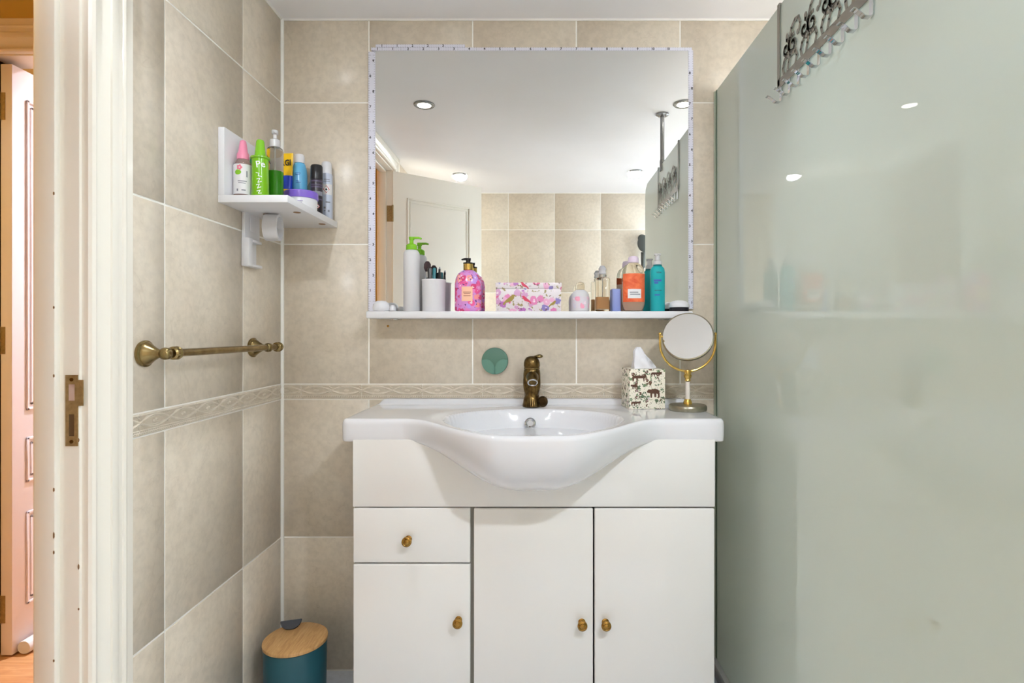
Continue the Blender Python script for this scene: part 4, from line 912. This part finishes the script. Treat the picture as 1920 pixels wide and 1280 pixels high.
# floral box
t = S('floral_box', 'rectangular white box with pink blossom print on the mirror shelf', 'box', -0.0255, -0.070)
finish('carton', box(B(), -0.098, 0.098, -0.030, 0.040, 0, 0.068, 0.0012), 'blossom_print', t)
finish('lid', box(B(), -0.0995, 0.0995, -0.0315, 0.0415, 0.0682, 0.086, 0.0012), 'blossom_print', t)
BIRD = [(-0.5, -0.3), (-0.3, -0.05), (-0.1, 0.12), (0.1, 0.28), (0.25, 0.42), (0.38, 0.40), (0.5, 0.32), (0.38, 0.28), (0.36, 0.12), (0.2, -0.08), (-0.02, -0.16), (-0.25, -0.22), (-0.4, -0.42)]
bm = B(); blob(bm, BIRD, -0.0305, 0.040, -0.058, 0.034); blob(bm, BIRD, -0.0305, 0.024, 0.072, 0.022); finish('bird_print', bm, mat('print_olive', (150, 130, 62), 0.4), t, smooth=False)
bm = B(); blob(bm, [(-a, b) for a, b in BIRD], -0.0320, 0.026, -0.012, 0.077); blob(bm, [(-a, b) for a, b in BIRD], -0.0305, 0.030, -0.006, 0.034); finish('red_bird_print', bm, mat('print_crimson', (196, 62, 92), 0.4), t, smooth=False)
# small squat white bottle
t = S('cream_bottle', 'squat white bottle with a pink floral label and clear cap', 'bottle', 0.1325)
finish('bottle', lathe(B(), [(0.026, 0), (0.0285, 0.003), (0.0290, 0.040), (0.0270, 0.052), (0.020, 0.062), (0.0125, 0.066)], 30), 'chalk_white', t)
finish('cap', lathe(B(), [(0.0130, 0.0665), (0.0145, 0.068), (0.0145, 0.080), (0.0120, 0.088), (0.006, 0.091), (0, 0.0915)], 26), 'clear_pet', t)
finish('label', grid_label(B(), 0.062, 0.036, 0.027, 0.0293, n=20), 'pink_label_print', t)
# perfume
t = S('perfume_bottle', 'tall clear perfume bottle with amber liquid', 'perfume', 0.1995, -0.075)
finish('bottle', lathe(B(), [(0.021, 0), (0.0222, 0.002), (0.0222, 0.098), (0.020, 0.102), (0.010, 0.104)], 32, sup=5, sy=0.75), 'clear_pet', t)
finish('liquid', lathe(B(), [(0.0185, 0.007), (0.0190, 0.008), (0.0190, 0.044), (0, 0.044)], 32, sup=5, sy=0.72), 'amber_liquid', t)
finish('dip_tube', lathe(B(), [(0.0016, 0.045), (0.0016, 0.103)], 8), 'frost_cap', t)
finish('collar', lathe(B(), [(0.0125, 0.1042), (0.0125, 0.112), (0.008, 0.113)], 20), 'chrome', t)
finish('cap', lathe(B(), [(0.0095, 0.1135), (0.0125, 0.116), (0.0105, 0.124), (0.0125, 0.130), (0.007, 0.139), (0, 0.141)], 12), mat('crystal', (226, 226, 232), 0.03, trans=0.6, ior=1.4), t)
# lilac carton
t = S('small_carton', 'small lilac blue carton between the perfume and the orange bottle', 'box', 0.2455, -0.036, 0.06)
finish('carton', box(B(), -0.0135, 0.0135, -0.012, 0.012, 0, 0.070, 0.0008), 'lilac_box', t)
finish('flap', box(B(), -0.0130, 0.0130, -0.0115, 0.0115, 0.0702, 0.0715, 0.0004), 'lilac_box', t)
# orange micellar bottle
t = S('micellar_bottle', 'clear bottle with orange label and pale lilac cap on the mirror shelf', 'bottle', 0.2955)
finish('bottle', lathe(B(), [(0.026, 0), (0.0300, 0.006), (0.0345, 0.022), (0.0352, 0.035), (0.0352, 0.112), (0.0330, 0.128), (0.026, 0.141), (0.0165, 0.147), (0.0140, 0.149)], 34, sy=0.68), 'clear_pet', t)
finish('liquid', lathe(B(), [(0.024, 0.004), (0.0285, 0.009), (0.0325, 0.024), (0.0330, 0.036), (0.0330, 0.092), (0, 0.092)], 32, sy=0.62), mat('peach_liquid', (238, 206, 190), 0.1, trans=0.15, ior=1.25), t)
finish('label', grid_label(B(), 0.086, 0.086, 0.072, 0.0355, 0.0242, n=24), 'orange_label', t)
finish('label_panel', grid_label(B(), 0.043, 0.028, 0.054, 0.0357, 0.0244, n=14), 'label_white', t)
bm = B()
for a, b, w_ in ((-0.002, 0.058, 0.026), (0.002, 0.052, 0.032)): q = B(); sheet(q, [(a-w_/2, b-0.0014), (a+w_/2, b-0.0014), (a+w_/2, b+0.0014), (a-w_/2, b+0.0014)]); merge(bm, wrap(q, 0.0359, 0.0246))
finish('label_text', bm, 'print_grey', t, smooth=False)
finish('cap', lathe(B(), [(0.0165, 0.1495), (0.0168, 0.151), (0.0162, 0.163), (0.0135, 0.168), (0.006, 0.170), (0, 0.170)], 26), 'lilac_cap', t)
# teal cleanser pump
t = S('cleanser_bottle', 'teal cleanser bottle with a clear pump on the mirror shelf', 'bottle', 0.3690, -0.068)
finish('bottle', lathe(B(), [(0.0205, 0), (0.0225, 0.003), (0.0228, 0.120), (0.0205, 0.132), (0.0135, 0.139)], 30, sy=0.85), 'teal_bottle', t)
finish('neck_ring', lathe(B(), [(0.0138, 0.139), (0.0138, 0.143), (0.010, 0.1435)], 22), 'teal_dark', t)
bm = B(); lathe(bm, [(0.0125, 0.1437), (0.0125, 0.154), (0.0075, 0.157), (0.0075, 0.172), (0.011, 0.1735), (0.011, 0.177), (0, 0.178)], 20); tube(bm, [(0, 0, 0.1745), (-0.006, -0.012, 0.173)], 0.004, 8); finish('pump_head', bm, 'frost_cap', t)
bm = B()
for a, b, w_ in ((-0.002, 0.064, 0.022), (-0.006, 0.119, 0.004), (-0.0005, 0.1195, 0.005), (0.006, 0.119, 0.005), (0.001, 0.1165, 0.014)): q = B(); sheet(q, [(a-w_/2, b-0.001), (a+w_/2, b-0.001), (a+w_/2, b+0.001), (a-w_/2, b+0.001)]); merge(bm, wrap(q, 0.0231, 0.0198))
finish('dark_lettering', bm, mat('print_teal', (12, 96, 108), 0.4), t, smooth=False)
bm = B()
for a, b, w_, h_ in ((-0.004, 0.094, 0.024, 0.006), (-0.008, 0.087, 0.012, 0.006), (-0.005, 0.050, 0.016, 0.004)): q = B(); sheet(q, [(a-w_/2, b-h_/2), (a+w_/2, b-h_/2), (a+w_/2, b+h_/2), (a-w_/2, b+h_/2)]); merge(bm, wrap(q, 0.0231, 0.0198))
finish('blue_mark', bm, 'print_blue', t, smooth=False)
# face brush
t = S('face_brush', 'white domed face brush with black bristles at the shelf right end', 'brush', 0.4365, -0.062)
finish('bristles', lathe(B(), [(0.0275, 0), (0.029, 0.001), (0.029, 0.0125), (0.028, 0.013)], 30), mat('bristle_black', (34, 32, 36), 0.9), t)
finish('handle', lathe(B(), [(0.0310, 0.013), (0.0320, 0.0155), (0.0305, 0.024), (0.022, 0.031), (0.010, 0.0345), (0, 0.035)], 30), 'white_plastic', t)

# ------------------------------------------------------------------ shower: frosted screen, hook rack, tray, handset
GX = 0.572
ss = thing('shower_screen', 'frosted glass shower screen right of the basin', 'shower screen', (GX, -0.6, 0.0))
GZ1 = H+0.762
bm = B(); prism(bm, [(-0.59, 0.045), (0.595, 0.045), (0.595, GZ1), (-0.53, GZ1), (-0.575, GZ1-0.02), (-0.59, GZ1-0.06)], -0.004, 0.004, mtx=Matrix(((0, 0, 1, 0), (1, 0, 0, 0), (0, 1, 0, 0), (0, 0, 0, 1))))
finish('glass_panel', bm, 'frosted_glass', ss, smooth=False)
bm = B(); box(bm, -0.0052, -0.0042, 0.583, 0.599, 0.045, GZ1); box(bm, 0.0042, 0.0052, 0.583, 0.599, 0.045, GZ1); finish('wall_channel', bm, 'glass_edge', ss, smooth=False)
finish('seal', box(B(), -0.0105, -0.0056, 0.590, 0.599, 0.045, GZ1-0.002, 0.001), 'clear_seal', ss)
bm = B(); lathe(bm, [(0.030, ZC-0.001), (0.030, ZC-0.007), (0.020, ZC-0.012), (0.0095, ZC-0.014), (0.0095, GZ1+0.02), (0.012, GZ1+0.018), (0.012, GZ1-0.03), (0, GZ1-0.03)], 22, cy_=-0.2); finish('ceiling_post', bm, 'nickel', ss)
ty = thing('shower_tray', 'low white shower tray under the frosted screen', 'shower tray', ((GX+XR)/2, -1.1, 0))
bm = box(B(), -(XR-GX)/2-0.02, (XR-GX)/2-0.002, -1.17, 1.098, 0.0005, 0.044, 0.006); finish('tray', bm, 'ceramic', ty)
finish('waste_cover', lathe(B(), [(0.045, 0.0442), (0.045, 0.047), (0.04, 0.049), (0, 0.049)], 24), 'chrome', ty)
# filigree hook rack hung over the glass
RX0 = GX-0.0062; ra, rb = -0.475, -0.865; rz0, rz1 = H+0.552, H+0.722
hr = thing('hook_rack', 'grey metal filigree hook rack hung over the shower screen', 'hook rack', (RX0, (ra+rb)/2, rz0)); Lh = (ra-rb)/2
def rackmesh(polys, th=0.0014):
    bm = B()
    for p in polys: prism(bm, p, -th, 0.0, mtx=Matrix(((0, 0, 1, 0), (-1, 0, 0, 0), (0, 1, 0, 0), (0, 0, 0, 1))))
    return bm                                     # local x -> -y (away from wall), y -> z
def rib(path, wd):
    """flat ribbon polygons along a 2-D path"""
    out = []; n = len(path)
    for i in range(n-1):
        (x0, z0), (x1, z1) = path[i], path[i+1]; d = Vector((x1-x0, z1-z0)); 
        if d.length < 1e-6: continue
        d.normalize(); nn_ = Vector((-d.y, d.x))*wd/2; e_ = d*wd*0.2
        out.append([(x0-nn_.x-e_.x, z0-nn_.y-e_.y), (x1-nn_.x+e_.x, z1-nn_.y+e_.y), (x1+nn_.x+e_.x, z1+nn_.y+e_.y), (x0+nn_.x-e_.x, z0+nn_.y-e_.y)])
    return out
finish('rail', rackmesh([[(-Lh, 0.014), (Lh, 0.014), (Lh, 0.036), (-Lh, 0.036)]]), 'rack_metal', hr, smooth=False)
for x in (-Lh+0.005, Lh-0.005):
    bm = rackmesh([[(x-0.006, 0.02), (x+0.006, 0.02), (x+0.006, GZ1-rz0+0.002), (x-0.006, GZ1-rz0+0.002)]])
    box(bm, -0.0014, 0.0118, -x-0.006, -x+0.006, GZ1-rz0+0.0015, GZ1-rz0+0.003); box(bm, 0.0106, 0.0118, -x-0.006, -x+0.006, GZ1-rz0-0.03, GZ1-rz0+0.002)
    finish('over_glass_strap', bm, 'rack_metal', hr, smooth=False)
def scroll(cx, cz, r0, r1, a0, turns, n=22): return [(cx+(r0+(r1-r0)*i/n)*math.cos(a0+turns*2*PI*i/n), cz+(r0+(r1-r0)*i/n)*math.sin(a0+turns*2*PI*i/n)) for i in range(n+1)]
for k in range(4):
    cx = -Lh+0.062+k*0.0885; s = 1 if k % 2 == 0 else 1
    P = []
    P += rib(scroll(cx-0.018, 0.088, 0.004, 0.019, 0.5, 1.15), 0.0075)
    P += rib(scroll(cx+0.016, 0.084, 0.005, 0.021, 2.6, -1.2), 0.0075)
    P += rib([(cx-0.030, 0.038), (cx-0.034, 0.052), (cx-0.028, 0.064), (cx-0.016, 0.070), (cx-0.004, 0.066)], 0.0078)
    P += rib([(cx-0.010, 0.036), (cx-0.004, 0.052), (cx+0.004, 0.066), (cx+0.012, 0.064)], 0.0078)
    P += rib([(cx+0.030, 0.036), (cx+0.036, 0.050), (cx+0.030, 0.064), (cx+0.018, 0.064)], 0.0078)
    P += rib([(cx, 0.070), (cx+0.001, 0.104), (cx+0.010, 0.122), (cx+0.026, 0.132), (cx+0.044, 0.128)], 0.0080)
    P += rib([(cx+0.044, 0.128), (cx+0.052, 0.112), (cx+0.046, 0.098)], 0.0070)
    P.append([(cx-0.012+0.006*math.cos(i*PI/6), 0.112+0.009*math.sin(i*PI/6)) for i in range(12)])
    P.append([(cx+0.040+0.005*math.cos(i*PI/6), 0.098+0.006*math.sin(i*PI/6)) for i in range(12)])
    finish('filigree_scroll', rackmesh(P), 'rack_metal', hr, smooth=False)
for k in range(9):
    x = -Lh+0.016+k*(2*Lh-0.032)/8; wd = 0.011
    path = [(-0.0006, 0.016), (-0.0008, -0.018), (-0.004, -0.0215), (-0.014, -0.0205), (-0.022, -0.014), (-0.029, -0.009), (-0.034, -0.008)]
    bm = B(); th = 0.0007; ring = []
    for i, (px, pz) in enumerate(path):
        d = Vector((path[min(i+1, len(path)-1)][0]-path[max(i-1, 0)][0], path[min(i+1, len(path)-1)][1]-path[max(i-1, 0)][1])).normalized(); n_ = Vector((-d.y, d.x))*th
        ring.append([bm.verts.new((px+sx*n_.x, -x+sy*wd/2, pz+sx*n_.y)) for sx, sy in ((1, -1), (1, 1), (-1, 1), (-1, -1))])
    for a, b in zip(ring, ring[1:]):
        for i in range(4): bm.faces.new((a[i], a[(i+1) % 4], b[(i+1) % 4], b[i]))
    bm.faces.new(ring[0]); bm.faces.new(ring[-1])
    finish('hook', bm, 'chrome', hr, ang=50)
# shower handset on the wall behind
hs = thing('shower_handset', 'dark grey shower handset on the rear wall, reflected past the screen edge', 'shower head', (0.752, YF+0.05, H+0.45))
bm = B(); tube(bm, [(0, 0, 0), (0, 0.004, 0.06), (0, 0.012, 0.11)], [0.014, 0.017, 0.019], 14); finish('handle', bm, 'dark_grey_plastic', hs)
bm = B(); lathe(bm, [(0.0, -0.012), (0.034, -0.010), (0.046, 0.0), (0.046, 0.012), (0.038, 0.018), (0, 0.02)], 26, mtx=T(0, 0.026, 0.165) @ RX(-PI/2+0.25) @ Matrix.Diagonal((1, 1.35, 1, 1))); finish('spray_head', bm, 'dark_grey_plastic', hs)
bm = B(); t2 = B(); bmesh.ops.create_uvsphere(t2, u_segments=14, v_segments=10, radius=0.016); merge(bm, t2, T(-0.022, 0.040, 0.138) @ Matrix.Diagonal((1.1, 0.6, 0.8, 1))); finish('green_button', bm, 'green_jewel', hs)
bm = B(); tube(bm, [(0, -0.048, 0.215), (0, -0.01, 0.22), (0, 0.01, 0.20)], 0.016, 12); lathe(bm, [(0.028, 0), (0.03, 0.004), (0.02, 0.014)], 20, mtx=T(0, -0.0495, 0.215) @ RX(-PI/2)); finish('wall_mount', bm, 'dark_grey_plastic', hs)
bm = B(); tube(bm, [(0, 0, 0.001), (0.004, 0.002, -0.12), (0.03, 0.002, -0.42), (0.10, 0.0, -0.58), (0.18, -0.02, -0.40), (0.19, -0.04, -0.25)], 0.007, 10); finish('hose', bm, 'nickel', hs); finish('lower_clip', tube(B(), [(0, 0.0, 0.02), (0, -0.0495, 0.02)], 0.010, 10), 'dark_grey_plastic', hs)

# ------------------------------------------------------------------ pedal-less bin in the corner
bn = thing('waste_bin', 'teal metal bin with a bamboo lid beside the vanity cabinet', 'bin', (-0.686, -0.195, 0.0))
finish('body', lathe(B(), [(0.078, 0.0005), (0.081, 0.003), (0.0845, 0.194), (0.0835, 0.197), (0.08, 0.197)], 56), 'teal_paint', bn)
finish('lid', lathe(B(), [(0.0825, 0.1985), (0.0865, 0.1995), (0.0870, 0.2035), (0.0865, 0.2075), (0.0845, 0.209), (0, 0.209)], 56), 'bamboo', bn)
bm = B(); pl = [(0.0295*math.cos(PI+PI*i/18), 0.027*math.sin(PI+PI*i/18)) for i in range(19)]
t = B(); prism(t, pl, -0.003, 0.003); bmesh.ops.bevel(t, geom=t.edges[:], offset=0.0012, segments=2, affect='EDGES')
merge(bm, t, T(-0.038, 0.060, 0.2275) @ RZ(0.30) @ RX(0.72))
finish('handle_tab', bm, 'black_leather', bn, ang=60)
